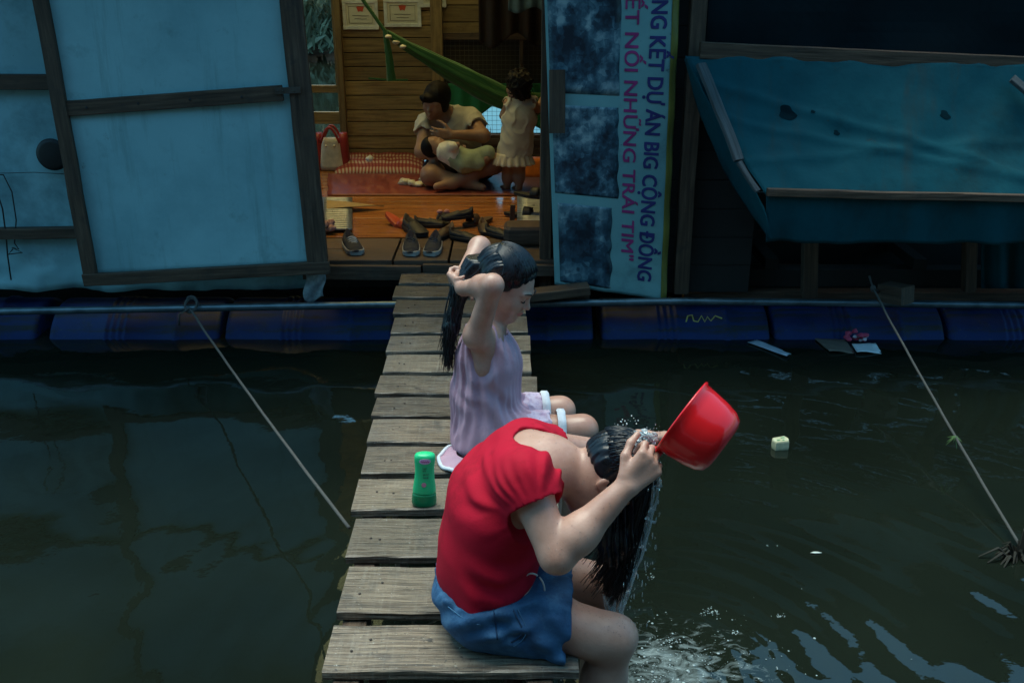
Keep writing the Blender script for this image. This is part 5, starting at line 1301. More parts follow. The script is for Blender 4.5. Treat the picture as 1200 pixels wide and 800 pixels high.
# strands hanging from the far and near temples
def temple(q):
    ph = rnd.choice((-1, 1)) * rnd.uniform(1.5, 2.6); th0 = rnd.uniform(.35, 1.0); pts = []
    for i in range(5):
        t = i / 4; pts.append(ellp(lerp(th0 * .5, th0, t), ph, 1.03))
    p = pts[-1]; tip = vec(.215 + rnd.gauss(0, .02), 2.03 + (p.y - 2.045) * .5, rnd.uniform(.09, .2))
    for i in range(1, 9):
        t = i / 8; pts.append(p.lerp(tip, t) + vec(.012 * math.sin(t * 3.1), 0, 0) + vec(nz((q * 70, t * 3, 1)), nz((q * 70, t * 3, 5)), 0) * .008)
    return pts
strands(hp, temple, 300, .0021)
F = Field((.08, 1.92, .30), (.40, 2.17, .56), .004)
F.ell(H1(0, -.014, .024), (.0775, .0985, .0915), X1, .01)
F.cut(H1(0, .035, .02), tuple((X1[1] * 1.0 - X1[2] * .35)), .01); F.cut(H1(0, -.05, -.035), tuple(X1[1] * .45 - X1[2]), .01)
F.warp(lambda p: (.0013 * np.sin(p[:, 1] * 420 + np.sin(p[:, 0] * 60) * 2.0) + .0007 * np.sin(p[:, 1] * 900 + p[:, 0] * 90)).astype(np.float32))
V_, Q_ = F.mesh(0); o_ = len(hp.v); hp.v += [Vector(v) for v in V_]
for q_ in Q_: hp.quad([o_ + int(i) for i in q_], [(0, 0)] * 4)
F = Field((.10, 1.9, .02), (.42, 2.2, .46), .004)
F.cone(vec(.285, 2.045, .39), vec(.255, 2.04, .25), .034, .036, .03, YW, 1.7); F.cone(vec(.255, 2.04, .25), tipc + vec(0, 0, .05), .040, .014, .03, YW, 1.3); F.cone(vec(.225, 2.04, .33), vec(.235, 2.04, .2), .02, .022, .03, YW, 1.9)
F.warp(lambda p: (.0035 * np.sin(np.arctan2(p[:, 1] - 2.04, p[:, 0] - .26) * 21 + np.sin(p[:, 2] * 22) * 1.2) + .002 * np.sin(np.arctan2(p[:, 1] - 2.04, p[:, 0] - .26) * 47 + p[:, 2] * 30)).astype(np.float32))
V_, Q_ = F.mesh(0); o_ = len(hp.v); hp.v += [Vector(v) for v in V_]
for q_ in Q_: hp.quad([o_ + int(i) for i in q_], [(0, 0)] * 4)
hp.build('hair', hairm, G1, smooth=True)
# shampoo suds worked into the crown
sud = plain('shampoo_suds', (.72, .76, .80), .5, bump=0, sss=.3)
mb = MB()
for i in range(220):
    p = ellp(rnd.uniform(.0, .75), rnd.gauss(-.35, .4), rnd.uniform(1.03, 1.07)); mb.blob(p, rnd.uniform(.0008, .0026), 6, 4, na=.3)
for i in range(50): mb.blob(H1(rnd.gauss(-.02, .03), -.10, .06) + vec(rnd.gauss(0, .015), rnd.gauss(0, .02), rnd.uniform(-.004, .004)), rnd.uniform(.0006, .0017), 6, 4)
mb.build('suds', sud, G1, smooth=True)['kind'] = 'stuff'

# beads of water on the wet arm and thighs
bpy.context.view_layer.update()
bo = next(o for o in children(G1) if o.name.startswith('body')); mb = MB()
for (u0, u1, v0, v1, n) in ((655, 715, 665, 725, 90), (675, 745, 705, 745, 60), (640, 740, 560, 650, 70), (620, 690, 500, 560, 40)):
    for k in range(n):
        d_ = (P(rnd.uniform(u0, u1), rnd.uniform(v0, v1), 2) - vec(0, 0, CAMZ)).normalized(); ok, l_, n_, _ = bo.ray_cast(vec(0, 0, CAMZ) - wloc(bo), d_)
        if ok: r_ = rnd.uniform(.0006, .0017); mb.blob(l_ + wloc(bo) + n_ * r_ * .15, (r_, r_, r_ * .8), 6, 4)
wb = bpy.data.materials.new('water_bead'); wb.use_nodes = True; q_ = wb.node_tree.nodes['Principled BSDF']; q_.inputs['Transmission Weight'].default_value = .9; q_.inputs['Roughness'].default_value = .05; q_.inputs['IOR'].default_value = 1.33
mb.build('water_beads', wb, G1, smooth=True)['kind'] = 'stuff'
# the red dipper
DP = thing('water_dipper', P(797, 487, 1.99), 'bright red plastic water dipper tipped up in the hand of the red shirted girl', 'dipper')
axis = vec(.78, -.42, -.47).normalized(); rimc = P(798, 487, 1.99); rd_ = hdir - axis * hdir.dot(axis); rd_.normalize(); td = axis.cross(rd_)
DM = Matrix((( rd_.x, td.x, axis.x, rimc.x), (rd_.y, td.y, axis.y, rimc.y), (rd_.z, td.z, axis.z, rimc.z), (0, 0, 0, 1)))
redp = M('red_plastic', [(.3, (.62, .006, .010)), (.7, (.70, .010, .014))], scale=3, rough=(.16, .26), bump=.05, bscale=14, bdist=.003, sss=.12, coat=.4)
R0 = .090
MB().lathe([(R0 - .003, .004), (R0 + .004, 0), (R0 + .0045, .004), (R0, .008), (R0 - .002, .03), (R0 - .006, .065), (R0 - .012, .092), (R0 - .022, .108), (R0 - .036, .114), (R0 - .05, .1155), (.0001, .1155), (.0001, .1125), (R0 - .04, .111), (R0 - .026, .104), (R0 - .016, .09), (R0 - .010, .06), (R0 - .006, .03), (R0 - .004, .008), (R0 - .003, .004)], 56, DM, close=True).build('bowl', redp, DP, smooth=True)
mb = MB(); N = 14
hp0 = rimc + rd_ * (R0 - .002) + axis * .006
mb.tube([hp0 + (hdl1 - hp0) * (i / N) + vec(0, 0, .004 * math.sin(i / N * 3.1)) for i in range(N + 1)], [.012, .012, .0115, .011, .0105, .010, .010, .010, .0105, .011, .0115, .012, .012, .011, .008], 12)
mb.build('handle', redp, DP, smooth=True)

# ------------------------------------------------------------------ the girl in lilac with her hands behind her head
G2 = thing('person', (-.09, 3.0, 0.0), 'girl in lilac sleeveless dress sitting on the walkway, both hands gathering her long wet hair', 'person')
pel, wai, che, nkb = vec(-.095, 3.0, .095), vec(-.105, 3.0, .20), vec(-.088, 3.0, .315), vec(-.068, 3.0, .425)
hd = P(592, 332, 3.0)
rs_, re_, rw_ = P(559, 393, 2.88), P(577, 334, 2.80), P(541, 338, 2.955)
ls_, le_, lw_ = P(575, 372, 3.13), P(562, 290, 3.17), P(544, 318, 3.045)
rh_, rk_, ra_ = vec(-.08, 2.93, .075), P(683, 503, 2.95), vec(.19, 2.96, -.40)
lh_, lk_, la_ = vec(-.08, 3.07, .075), P(657, 481, 3.1), vec(.14, 3.1, -.40)
trunk = [c(pel, wai, .085, .070, .05, YW, 1.35), c(wai, che, .070, .075, .05, YW, 1.38), c(che, nkb + vec(0, 0, -.02), .073, .045, .04, YW, 1.45), c(vec(-.085, 2.94, .39), rs_, .048, .040, .05), c(vec(-.085, 3.06, .39), ls_, .048, .040, .05)]
hips = [c(rh_, rh_ + (rk_ - rh_) * .4, .075, .06, .05), c(lh_, lh_ + (lk_ - lh_) * .4, .075, .06, .05)]
arms = [c(rs_, re_, .037, .031, .03), c(re_, re_.lerp(rw_, .35), .0315, .033, .02), c(re_.lerp(rw_, .3), rw_, .033, .022, .02), c(ls_, le_, .039, .034, .03), c(le_, lw_, .034, .023, .02)]
legs = [c(rh_, rk_, .068, .046, .03), c(rk_, rk_.lerp(ra_, .35), .043, .045, .03), c(rk_.lerp(ra_, .3), ra_, .046, .028, .03), c(lh_, lk_, .068, .046, .03), c(lk_, lk_.lerp(la_, .35), .043, .045, .03), c(lk_.lerp(la_, .3), la_, .046, .028, .03),
        c(ra_, ra_ + vec(.12, 0, -.04), .028, .02, .03), c(la_, la_ + vec(.12, 0, -.04), .028, .02, .03)]
neck = [c(nkb, hd + vec(-.015, 0, -.05), .042, .040, .03)]
hadd, H2, X2 = head(hd, (.50, -.10, .86), (.82, -.27, -.52), 1.0)
rhand = hand(rw_, (-.35, .55, .12), (.5, .5, .35), .135, (42, 48, 50, 52), 1, .5, 20)
lhand = hand(lw_, (-.25, -.8, -.28), (.7, -.1, .25), .135, (38, 42, 44, 46), -1, .5, 20)
F = Field((-.30, 2.70, -.46), (.36, 3.30, .78), .0038)
run(F, trunk); run(F, hips); run(F, neck); hadd(F); run(F, arms); run(F, legs); run(F, rhand); run(F, lhand)
lipc = [A3(H2(0, .092, -.0545))]
fwA, upA, rtA = A3(X2[1]), A3(X2[2]), A3(X2[0])
def lips_of(Vc):
    q = Vc - A3(H2(0, 0, 0)); f_ = q @ fwA; u_ = q @ upA; r_ = q @ rtA
    return ((f_ > .074) & (np.abs(r_) < .021) & (u_ < -.0475 + .002) & (u_ > -.0655) & (np.abs(u_ + .0555) < .0095 * (1 - (r_ / .023) ** 2))).astype(np.int32)
F.build('body', [skin, lipm], G2, smooth=1, matf=lips_of)
# eyebrows and lashes
brow = plain('brow_hair', (.012, .009, .008), .6, bump=0)
for sg in (-1, 1):
    MB().tube([H2(sg * r_, f_, u_) for r_, f_, u_ in ((.014, .0935, .023), (.024, .0925, .027), (.036, .087, .028), (.047, .077, .024))], [.0024, .0028, .0024, .0010], 6).build('eyebrow', brow, G2, smooth=True)
    MB().tube([H2(sg * r_, f_, u_) for r_, f_, u_ in ((.018, .083, -.002), (.026, .0865, -.006), (.035, .0855, -.0065), (.045, .078, -.003))], [.0012, .0022, .0024, .0012], 6).build('eyelashes', brow, G2, smooth=True)
# dress
F = Field((-.30, 2.76, -.02), (.22, 3.26, .46), .0038)
run(F, trunk[:3], .011); run(F, [c(vec(-.10, 2.93, .36), rs_ + vec(.0, .02, .01), .052, .040, .04), c(vec(-.10, 3.07, .36), ls_ + vec(0, -.02, .01), .052, .04, .04)])
run(F, [c(vec(-.10, 3.0, .06), vec(-.10, 3.0, .16), .094, .086, .05, YW, 1.25), c(vec(-.055, 3.0, .10), vec(-.045, 3.0, .30), .072, .068, .06, YW, 1.35), e(vec(-.128, 2.95, .035), (.068, .10, .042), None, .04)])
run(F, [c(rh_, rh_.lerp(rk_, .35), .086, .074, .04), c(lh_, lh_.lerp(lk_, .35), .086, .074, .04)])
def drape(p):
    x, y, z = p[:, 0], p[:, 1], p[:, 2]
    a = np.arctan2(y - 3.0, x + .09); n0 = vnoise(p * 5 + 4); n1 = vnoise(p * 8 + 14); n2 = vnoise(p * 7 + 27); m1 = np.clip(.5 + n1 * 1.5, 0, 1); m2 = np.clip(.5 + n2 * 1.5, 0, 1)
    o = .0046 * np.sin(a * 11 + 9 * n0 + z * 6) * m1 + .0024 * np.sin(a * 27 + 9 * n0 + 5 * n1 + z * 9) * m2
    o += .0046 * np.sin((x * .80 + z * .60) * 82 + 4 * n0) * m2 * np.exp(-((x + .045) / .055) ** 2) * np.clip((z - .06) / .06, 0, 1)
    o += .0032 * np.sin(z * 95 + x * 30 + 5 * n0) * m1 * np.exp(-((z - .20) / .05) ** 2) * np.clip((-.06 - x) / .06, 0, 1)
    return o.astype(np.float32)
F.warp(drape)
F.cone(rs_ + vec(.008, -.02, -.055), re_, .050, .058, .008, op='s'); F.cone(ls_ + vec(.0, .02, -.04), le_, .050, .058, .008, op='s')
F.cone(nkb + vec(.0, 0, .0), hd, .062, .08, .008, op='s'); F.ell(rs_ + vec(.012, -.03, -.085), (.045, .05, .075), None, .015, 's')
F.cut((0, 0, .005), (0, 0, -1), .004)
dress = F.build('dress', lilac, G2, smooth=1)
# white edged shorts legs over the thighs
F = Field((-.12, 2.82, -.02), (.26, 3.20, .20), .0038)
for (h_, k_) in ((rh_, rk_), (lh_, lk_)):
    F.cone(h_, h_.lerp(k_, .85), .073, .062, .02)
for (h_, k_) in ((rh_, rk_), (lh_, lk_)):
    d = (k_ - h_).normalized(); p = h_.lerp(k_, .74); F.cut(p, d, .003); F.cone(p - d * .02, p + d * .1, .050, .056, .003, op='s')
F.warp(fold_fn(.004, 1, [((0, .8, .6), 110, 1.0), ((.9, .2, .2), 70, .5)], 4.4))
F.build('shorts', M('lilac_print', [(.35, (.44, .30, .44)), (.55, (.60, .50, .62)), (.75, (.30, .18, .42))], scale=38, rough=(.7, .85), bump=.3, bscale=60), G2, smooth=1)
mb = MB()
for (h_, k_) in ((rh_, rk_), (lh_, lk_)):
    d = (k_ - h_).normalized(); x = d.cross(vec(0, 0, 1)).normalized(); y = x.cross(d); p = h_.lerp(k_, .735)
    N = 40
    for l, (o_, r_) in enumerate(((-.004, .066), (.004, .071), (.022, .070), (.023, .056))):
        for j in range(N):
            a = 6.2832 * j / N; w = 1 + .03 * math.sin(a * 9 + o_ * 40) * (l > 0); mb.v.append(p + d * o_ + (x * math.cos(a) + y * math.sin(a)) * r_ * w)
    b_ = len(mb.v) - 4 * N
    for l in range(3):
        for j in range(N): mb.quad((b_ + l * N + j, b_ + l * N + (j + 1) % N, b_ + (l + 1) * N + (j + 1) % N, b_ + (l + 1) * N + j))
mb.build('shorts_trim', whitec, G2, smooth=True)
# the dress hem lying on the planks behind her, with its white edge
hemc = P(540, 540, 2.83); hemc.z = .012
mb = MB(); mb.sheet(lambda s, t: vec(-.125 + (.055 + .055 * t) * math.cos(2.2 + s * 2.9), 2.875 + (.05 + .055 * t) * math.sin(2.2 + s * 2.9), .030 - .024 * t + .006 * math.sin(s * 22) * t), 50, 8, .003); mb.build('hem', lilac, G2, smooth=True)
mb = MB(); mb.tube([vec(-.125 + .112 * math.cos(2.2 + s * 2.9), 2.875 + .107 * math.sin(2.2 + s * 2.9), .009 + .004 * math.sin(s * 22)) for s in np.linspace(0, 1, 50)], .0065, 8); mb.build('hem_trim', whitec, G2, smooth=True)
# wet hair: cap plus the hank hanging behind
hp = MB()
F = Field(tuple(hd - vec(.17, .15, .16)), tuple(hd + vec(.17, .15, .17)), .0038)
F.ell(H2(0, -.016, .028), (.0815, .1015, .0945), X2, .01)
F.cut(H2(0, .062, .055), tuple(X2[1] * 1.0 - X2[2] * .62), .012); F.cut(H2(0, -.045, -.045), tuple(X2[1] * .55 - X2[2] * .85), .012)
F.warp(lambda p: (.0020 * np.sin((p @ rtA) * 330 + np.sin((p @ upA) * 50) * 1.6) + .0012 * np.sin((p @ rtA) * 740 + (p @ fwA) * 120)).astype(np.float32))
V_, Q_ = F.mesh(0); hp.v += [Vector(v) for v in V_]
for q_ in Q_: hp.quad([int(i) for i in q_], [(0, 0)] * 4)
grip = P(540, 336, 3.0); tip2 = P(524, 428, 2.97)
def comb(q):
    r_ = rnd.uniform(-1, 1); st = rnd.uniform(0, 1); pts = []
    for i in range(9):
        t = i / 8; th = lerp(lerp(1.3, .72 - .35 * abs(r_), st), 2.2, t); cr = math.cos(r_ * 1.45 * (1 - .55 * t)); sr = math.sin(r_ * 1.45 * (1 - .55 * t))
        pts.append(H2(.084 * sr, -.016 + .105 * math.cos(th) * cr, .028 + .098 * math.sin(th) * cr))
    g = grip + vec(rnd.gauss(0, .010), rnd.gauss(0, .014), rnd.gauss(0, .010)); p = pts[-1]
    for i in range(1, 5): pts.append(p.lerp(g, i / 4) + vec(0, 0, -.006 * math.sin(i / 4 * 3.14)))
    tp = tip2 + vec(rnd.gauss(.004, .010), rnd.gauss(0, .013), rnd.uniform(-.02, .10))
    mid = g.lerp(tp, .5) + vec(-.014 + rnd.gauss(0, .006), rnd.gauss(0, .01), .0)
    for i in range(1, 9):
        t = i / 8; pts.append(g * (1 - t) ** 2 + mid * 2 * t * (1 - t) + tp * t * t)
    return pts
strands(hp, comb, 700, .0021)
F = Field((-.30, 2.86, .16), (-.08, 3.12, .64), .004)
F.cone(grip, grip.lerp(tip2, .5) + vec(-.008, 0, 0), .024, .024, .02, YW, 1.2); F.cone(grip.lerp(tip2, .5) + vec(-.008, 0, 0), tip2 + vec(0, 0, .04), .024, .008, .02, YW, 1.2)
F.cone(grip, H2(0, -.10, -.01), .030, .05, .03, YW, 1.3)
F.warp(lambda p: (.003 * np.sin(np.arctan2(p[:, 1] - 2.98, p[:, 0] + .19) * 23 + np.sin(p[:, 2] * 25))).astype(np.float32))
V_, Q_ = F.mesh(0); o_ = len(hp.v); hp.v += [Vector(v) for v in V_]
for q_ in Q_: hp.quad([o_ + int(i) for i in q_], [(0, 0)] * 4)
hp.build('hair', hairm, G2, smooth=True)

# ------------------------------------------------------------------ woman with the baby, inside
G3 = thing('person', P(530, 214, 6.95), 'woman in beige T-shirt sitting cross legged on the floor mat cradling a baby', 'person')
pel, wai, che, nkb = vec(0, 0, 0), None, None, None
pel = P(536, 196, 7.05); pel.z = FZ + .115; wai = P(533, 178, 7.0); che = P(527, 157, 6.97); nkb = P(520, 138, 6.95); hd = P(511, 119, 6.85)
rs_, re_, rw_ = P(500, 147, 6.93), P(494, 178, 6.80), P(523, 183, 6.66)
ls_, le_, lw_ = P(551, 140, 6.98), P(566, 159, 6.80), P(530, 158, 6.72)
rh_, rk_, ra_ = pel + vec(-.10, -.03, -.03), P(505, 203, 6.62), P(548, 211, 6.60)
lh_, lk_, la_ = pel + vec(.10, -.03, -.03), P(578, 187, 6.66), P(530, 208, 6.55)
rk_.z = FZ + .10; ra_.z = FZ + .05; la_.z = FZ + .06; lk_.z = FZ + .17
XW = (1, 0, 0)
trunk = [c(pel, wai, .125, .115, .06, XW, 1.3), c(wai, che, .112, .12, .06, XW, 1.3), c(che, nkb, .112, .06, .05, XW, 1.45), c(nkb, rs_, .06, .058, .05), c(nkb, ls_, .06, .058, .05)]
arms = [c(rs_, re_, .055, .045, .03), c(re_, rw_, .045, .028, .03), c(ls_, le_, .056, .046, .03), c(le_, lw_, .045, .028, .03)]
legs = [c(rh_, rk_, .095, .07, .04), c(rk_, ra_, .065, .038, .03), c(lh_, lk_, .095, .07, .04), c(lk_, la_, .065, .038, .03), c(ra_, ra_ + vec(.10, -.06, -.015), .036, .026, .03), c(la_, la_ + vec(-.10, -.05, -.01), .036, .026, .03)]
hadd, H3, X3 = head(hd, (.05, -.32, .92), (-.42, -.85, -.34), 1.04)
F = Field(tuple(P(480, 225, 6.4) + vec(-.06, 0, -.12)), tuple(vec(P(600, 90, 7).x + .04, 7.28, P(510, 92, 6.85).z + .02)), .008)
run(F, trunk); run(F, arms); run(F, legs); run(F, [c(nkb, hd, .055, .05, .03)]); hadd(F)
run(F, hand(rw_, (.9, -.1, .1), (0, .5, .6), .17, (35, 35, 35, 35), 1)); run(F, hand(lw_, (-.95, -.1, .05), (0, .9, .1), .17, (25, 25, 25, 25), -1))
F.build('body', skin_t, G3, smooth=1)
F = Field(tuple(P(484, 225, 6.5) + vec(-.06, 0, -.05)), tuple(vec(P(590, 90, 7).x + .06, 7.28, P(510, 118, 6.85).z + .02)), .008)
run(F, trunk, .018); run(F, [c(rs_, rs_.lerp(re_, .6), .074, .078, .03), c(ls_, ls_.lerp(le_, .75), .074, .076, .03)])
F.cone(rs_.lerp(re_, .6), re_ + (re_ - rs_) * .5, .09, .09, .006, op='s'); F.cone(ls_.lerp(le_, .75), le_ + (le_ - ls_) * .5, .09, .09, .006, op='s')
F.cone(nkb + vec(-.01, -.04, .05), nkb + vec(-.03, -.10, .0), .075, .07, .01, op='s')
F.warp(fold_fn(.008, 1, [((.3, .1, .9), 34, 1.0), ((.8, 0, -.5), 28, .6)], 6.1))
F.build('t_shirt', M('beige_cotton', [(.3, (.38, .37, .32)), (.7, (.50, .49, .43))], scale=8, rough=(.8, .95), bump=.2), G3, smooth=1)
F = Field(tuple(P(490, 225, 6.5) + vec(-.1, -.1, -.1)), tuple(vec(P(600, 90, 7).x + .06, 7.34, FZ + .45)), .009)
run(F, [c(rh_, rh_.lerp(rk_, .55), .115, .10, .04), c(lh_, lh_.lerp(lk_, .5), .115, .105, .04), c(pel, wai.lerp(pel, .5), .14, .13, .05, XW, 1.25)]); F.cut((0, 0, FZ + .012), (0, 0, -1), .004)
F.build('shorts', plain('dark_shorts', (.025, .022, .025), .85), G3, smooth=1)
F = Field(tuple(hd - vec(.2, .2, .2)), tuple(hd + vec(.2, .2, .2)), .007)
F.ell(H3(0, -.018, .030), (.086, .108, .100), X3, .01); F.cut(H3(0, .088, .012), tuple(X3[1] - X3[2] * .8), .015); F.ell(H3(0, -.09, -.02), (.05, .045, .05), X3, .03); F.ell(H3(.07, .005, -.01), (.022, .045, .05), X3, .02); F.ell(H3(-.07, .005, -.01), (.022, .045, .05), X3, .02); F.ell(H3(.03, .085, .05), (.05, .025, .028), X3, .02)
F.warp(fold_fn(.006, 1, [((.7, .1, .7), 60, 1)], 1.0)); F.build('hair', hair_dry, G3, smooth=1)
# the baby
bh = P(509, 172, 6.66); BB = thing('person', bh + vec(.12, 0, -.05), 'baby in a white top and pale green trousers lying across the sitting woman\'s lap', 'person')
b1, b2, b3 = P(524, 178, 6.60), P(545, 190, 6.56), P(574, 178, 6.58)
hadd, H4, X4 = head(bh, (-.85, .1, .35), (.5, -.25, .8), .72)
F = Field(tuple(P(495, 225, 6.3) + vec(-.02, 0, 0)), tuple(P(590, 150, 6.75) + vec(0, 0, .03)), .007)
run(F, [c(b1, b2, .06, .065, .03), c(b1, bh, .04, .04, .02), c(b2, P(560, 192, 6.54), .05, .038, .02), c(P(560, 192, 6.54), P(570, 186, 6.54), .036, .026, .02), c(b2, b3, .05, .03, .02), c(b1 + vec(.02, -.03, .03), P(536, 170, 6.52), .028, .02, .02)]); hadd(F)
F.build('body', skin_t, BB, smooth=1)
F = Field(tuple(P(495, 225, 6.3)), tuple(P(590, 150, 6.75)), .007); run(F, [c(b1 + vec(.0, 0, 0), b1.lerp(b2, .45), .072, .075, .02), c(b1 + vec(.02, -.03, .03), P(531, 172, 6.52), .038, .034, .02)]); F.warp(fold_fn(.005, 1, [((.5, .2, .8), 50, 1)], 2))
F.build('top', plain('baby_white', (.66, .62, .52), .85), BB, smooth=1)
F = Field(tuple(P(495, 235, 6.3)), tuple(P(595, 150, 6.75)), .007); run(F, [c(b1.lerp(b2, .55), b2, .076, .078, .02), c(b2, P(561, 191, 6.54), .066, .050, .02), c(b2, P(572, 179, 6.57), .066, .045, .02)]); F.warp(fold_fn(.006, 1, [((.7, .2, .6), 45, 1)], 3))
F.build('trousers', plain('pale_green_cotton', (.30, .35, .22), .85), BB, smooth=1)
F = Field(tuple(bh - vec(.14, .14, .14)), tuple(bh + vec(.14, .14, .14)), .006); F.ell(H4(0, -.016, .028), (.083 * .72, .104 * .72, .098 * .72), X4, .01); F.cut(H4(0, .05, .05), tuple(X4[1] - X4[2] * .3), .01); F.build('hair', hair_dry, BB, smooth=1)

# ------------------------------------------------------------------ the toddler standing by the hammock
TD = thing('person', PZ(602, 224, FZ), 'toddler in a cream frilled dress standing with her back to us, holding the hammock edge', 'person')
f0, f1 = PZ(594, 224, FZ), PZ(608, 225, FZ)
yt = (f0.y + f1.y) / 2; hip = P(603, 180, yt); che = P(609, 138, yt); nkb = P(611, 119, yt); hd = P(607, 101, yt - .02)
rs_, ls_ = P(596, 121, yt), P(624, 121, yt)
arms = [c(rs_, P(590, 136, yt + .04), .028, .024, .02), c(P(590, 136, yt + .04), P(594, 116, yt + .10), .024, .017, .02), c(ls_, P(630, 128, yt + .05), .028, .024, .02), c(P(630, 128, yt + .05), P(640, 108, yt + .10), .024, .017, .02)]
legs = []
for f_, h_ in ((f0, P(597, 183, yt)), (f1, P(609, 183, yt))):
    k_ = h_.lerp(f_, .48) + vec(0, .02, 0); a_ = f_ + vec(0, 0, .035); legs += [c(h_, k_, .052, .036, .03), c(k_, k_.lerp(a_, .4), .036, .036, .02), c(k_.lerp(a_, .4), a_, .036, .022, .02), c(a_ + vec(0, .01, -.012), f_ + vec(-.035, .055, .014), .022, .015, .02)]
trunk = [c(hip, che, .075, .072, .04, XW, 1.15), c(che, nkb, .068, .035, .03, XW, 1.3), c(nkb, rs_, .033, .03, .03), c(nkb, ls_, .033, .03, .03)]
hadd, H5, X5 = head(hd, (.03, .12, .95), (-.55, .80, -.1), .84)
F = Field(tuple(P(575, 232, yt - .2)), tuple(vec(P(655, 80, yt).x, yt + .3, P(607, 72, yt).z)), .007)
run(F, trunk); run(F, arms); run(F, legs); run(F, [c(nkb, hd, .034, .034, .02)]); hadd(F)
run(F, hand(P(594, 116, yt + .10), (.1, .3, .9), (.3, .8, 0), .10, (40, 40, 40, 40), 1)); run(F, hand(P(640, 108, yt + .10), (.5, .2, .8), (0, .8, -.2), .10, (40, 40, 40, 40), -1))
F.build('body', skin_t, TD, smooth=1)
F = Field(tuple(P(570, 232, yt - .2)), tuple(vec(P(655, 80, yt).x, yt + .3, P(607, 112, yt).z)), .006)
F.cone(P(602, 184, yt), che, .090, .072, .03, XW, 1.2); F.cone(che, nkb + vec(0, 0, -.01), .072, .04, .03, XW, 1.3)
F.cone(nkb + vec(-.045, 0, -.02), che, .03, .06, .02); F.cone(nkb + vec(.045, 0, -.02), che, .03, .06, .02)
run(F, trunk, .012); F.cut(P(602, 182, yt), (.05, 0, -1), .004); F.cone(rs_, rs_ + vec(-.05, 0, -.03), .040, .040, .006, op='s'); F.cone(ls_, ls_ + vec(.05, 0, -.03), .040, .040, .006, op='s'); F.cone(nkb + vec(0, 0, .02), hd, .045, .05, .006, op='s')
F.warp(fold_fn(.006, 1, [((.9, .1, .2), 60, 1.0), ((.6, 0, .7), 40, .8)], 3.3)); F.build('dress', M('cream_cotton', [(.3, (.46, .41, .31)), (.7, (.60, .54, .42))], scale=8, rough=(.8, .95), bump=.2), TD, smooth=1)
mb = MB(); hc = P(602, 180, yt)
mb.sheet(lambda s, t: hc + vec((.109 + .026 * t + .010 * t * math.sin(s * 6.2832 * 17)) * math.cos(s * 6.2832), (.092 + .022 * t + .010 * t * math.sin(s * 6.2832 * 17)) * math.sin(s * 6.2832), .006 - .075 * t), 140, 6, .003).build('frill', M('cream_frill', [(.3, (.54, .47, .34)), (.7, (.66, .58, .44))], scale=8, rough=(.8, .95)), TD, smooth=True)
F = Field(tuple(hd - vec(.17, .17, .16)), tuple(hd + vec(.17, .17, .18)), .006); F.ell(H5(0, -.014, .02), (.086 * .86, .106 * .86, .108 * .86), X5, .01); F.cut(H5(0, .05, .02), tuple(X5[1] - X5[2] * .4), .015); F.ell(H5(.03, -.075, .035), (.04, .035, .036), None, .012); F.ell(H5(0, -.06, -.06), (.055, .035, .04), None, .02)
F.warp(fold_fn(.010, 1, [((.7, .3, .6), 90, 1.0), ((-.5, .2, .8), 120, .7)], 5.5)); hp = MB(); V_, Q_ = F.mesh(0); hp.v += [Vector(v) for v in V_]
for q_ in Q_: hp.quad([int(i) for i in q_], [(0, 0)] * 4)
for i in range(90):
    a = rnd.uniform(0, 6.28); z = rnd.uniform(-.09, .11); p = H5(.075 * math.cos(a) * math.cos(z * 8), -.014 + .09 * math.sin(a) * math.cos(z * 8), z); d = (p - hd).normalized()
    if (p - hd).dot(X5[1]) > .045: continue
    hp.tube([p, p + d * .012 + vec(rnd.gauss(0, .006), rnd.gauss(0, .006), .004), p + d * .02 + vec(rnd.gauss(0, .012), rnd.gauss(0, .012), rnd.gauss(0, .010))], [.004, .003, .001], 5)
hp.build('hair', hair_dry, TD, smooth=True)
# ================================================================== FALLING WATER AND SUDS
wm = bpy.data.materials.new('clear_water'); wm.use_nodes = True; b = wm.node_tree.nodes['Principled BSDF']
b.inputs['Base Color'].default_value = (.86, .93, .95, 1); b.inputs['Roughness'].default_value = .06; b.inputs['IOR'].default_value = 1.33; b.inputs['Transmission Weight'].default_value = .78
mb = MB()
for k in range(6):
    a = P(774 - k * 1.2, 535 + rnd.uniform(-6, 16), 1.99 + rnd.uniform(-.015, .03)); m = P(764 - k * 1.0 + rnd.uniform(-4, 4), 625, 2.0 + rnd.uniform(-.02, .03)); z = P(727 + rnd.uniform(-7, 7), 722 + rnd.uniform(-15, 18), 2.01 + rnd.uniform(-.02, .02))
    pts = []; N = 26
    for i in range(N + 1):
        t = i / N; pts.append(a * (1 - t) ** 2 + m * 2 * t * (1 - t) + z * t * t + vec(nz((k * 7, t * 6, 0)), nz((k * 7, t * 6, 3)), 0) * .006)
    mb.tube(pts, [max(.0008, .0030 * (1 + 1.1 * nz((k * 9, i * .45, 2)))) * (.6 + .4 * math.sin(3.1 * i / N)) for i in range(N + 1)], 6)
for k in range(14):
    t = rnd.random(); p = P(lerp(770, 732, t) + rnd.uniform(0, 5), lerp(560, 705, t), 2.0 + rnd.gauss(0, .01)); mb.blob(p, (rnd.uniform(.002, .007), .003, rnd.uniform(.003, .009)), 8, 6, na=.9)
mb.tube([P(757, 606, 2.0), P(763, 611, 2.0), P(768, 612, 2.0)], [.004, .003, .004], 7)
# runs off the tip of the hair
for k in range(10):
    a = P(712 + rnd.uniform(-6, 10), 698, 2.02 + rnd.uniform(-.02, .02)); z = P(716 + rnd.uniform(-4, 6), 728, 2.01)
    mb.tube([a.lerp(z, i / 8) + vec(nz((k, i * .5, 1)) * .003, 0, 0) for i in range(9)], [.0035 - .0025 * i / 8 for i in range(9)], 6)
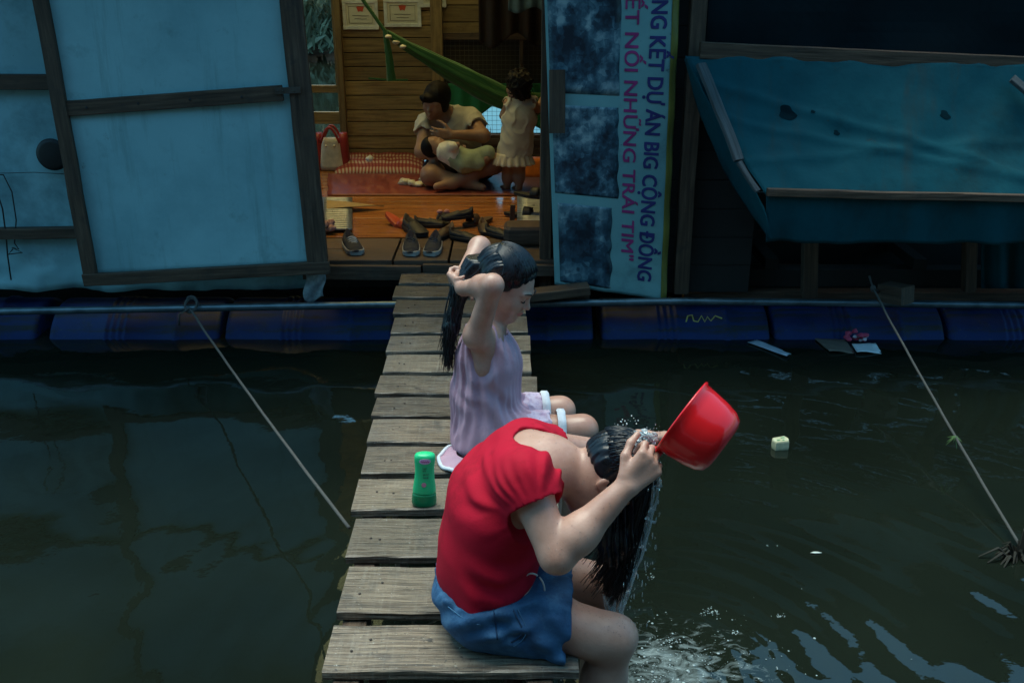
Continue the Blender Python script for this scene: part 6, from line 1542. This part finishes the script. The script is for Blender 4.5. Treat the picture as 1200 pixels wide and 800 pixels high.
# splash thrown up on the crown and round the bowl
for k in range(30):
    p = P(768 + rnd.gauss(0, 8), 508 + rnd.gauss(0, 7), 2.02 + rnd.gauss(0, .02)); mb.blob(p, rnd.uniform(.0005, .0014), 6, 5, na=.4)
for k in range(26):
    t = rnd.random(); p = P(lerp(744, 774, t) + rnd.gauss(0, 4), lerp(512, 516, t) + rnd.gauss(0, 4), 2.02 + rnd.gauss(0, .012)); mb.blob(p, (rnd.uniform(.003, .008), rnd.uniform(.003, .008), rnd.uniform(.002, .004)), 8, 6, na=.8)
for k in range(7):
    a = P(772 - rnd.uniform(0, 5), 512 + rnd.uniform(-4, 10), 2.0 + rnd.gauss(0, .012)); z = P(748 + rnd.gauss(0, 8), 512 + rnd.gauss(0, 4), 2.02 + rnd.gauss(0, .012)); mb.tube([a.lerp(z, i / 8) + vec(0, nz((k, i * .6, 1)) * .006, nz((k, i * .6, 7)) * .006 + .006 * math.sin(i / 8 * 3.1)) for i in range(9)], [.0035 * (1 + .6 * nz((k * 3, i * .8, 4))) for i in range(9)], 7)
for k in range(90):
    t = rnd.random(); p = P(lerp(768, 735, t) + rnd.gauss(4, 9), lerp(560, 720, t) + rnd.gauss(0, 10), 2.0 + rnd.gauss(0, .04)); r = rnd.uniform(.0006, .0018)
    mb.blob(p, (r, r, r * rnd.uniform(1.5, 6)), 6, 5, na=.3)
tag(mb.build('falling_water', wm, loc=P(745, 640, 2.0), smooth=True), 'clear water streaming from the dipper down her wet hair', 'water', kind='stuff')
fm = plain('soap_foam', (.30, .37, .38), .35, bump=0)
mb = MB()
for k in range(520):
    if k % 3: cx, cy = rnd.gauss(SPL.x + .02, .10), rnd.gauss(SPL.y + .03, .09)
    else: cx, cy = SPL.x + abs(rnd.gauss(0, .26)) - .04, SPL.y + rnd.gauss(.10, .16)
    if cx < .20: continue
    r = min(.0055, rnd.expovariate(1 / .0011) + .0005); mb.blob((cx, cy, WZ + .001 + Zw[np.searchsorted(xs, cx), np.searchsorted(ys, cy)]), (r, r, r * .35), 6, 4, na=.2)
for (u, v, n, s_) in ((835, 717, 40, .018), (861, 740, 14, .008), (786, 755, 60, .022), (806, 768, 50, .02), (750, 690, 12, .012), (765, 675, 8, .01), (913, 722, 12, .012), (905, 640, 3, .01)):
    q = PZ(u, v, WZ)
    for k in range(n): r = rnd.uniform(.0008, .003); mb.blob(q + vec(rnd.gauss(0, s_), rnd.gauss(0, s_ * .7), .001), (r, r, r * .6), 6, 4, na=.2)
tag(mb.build('soap_foam', fm, loc=SPL, smooth=True), 'white soap suds floating where the rinse water falls', 'foam', kind='stuff')
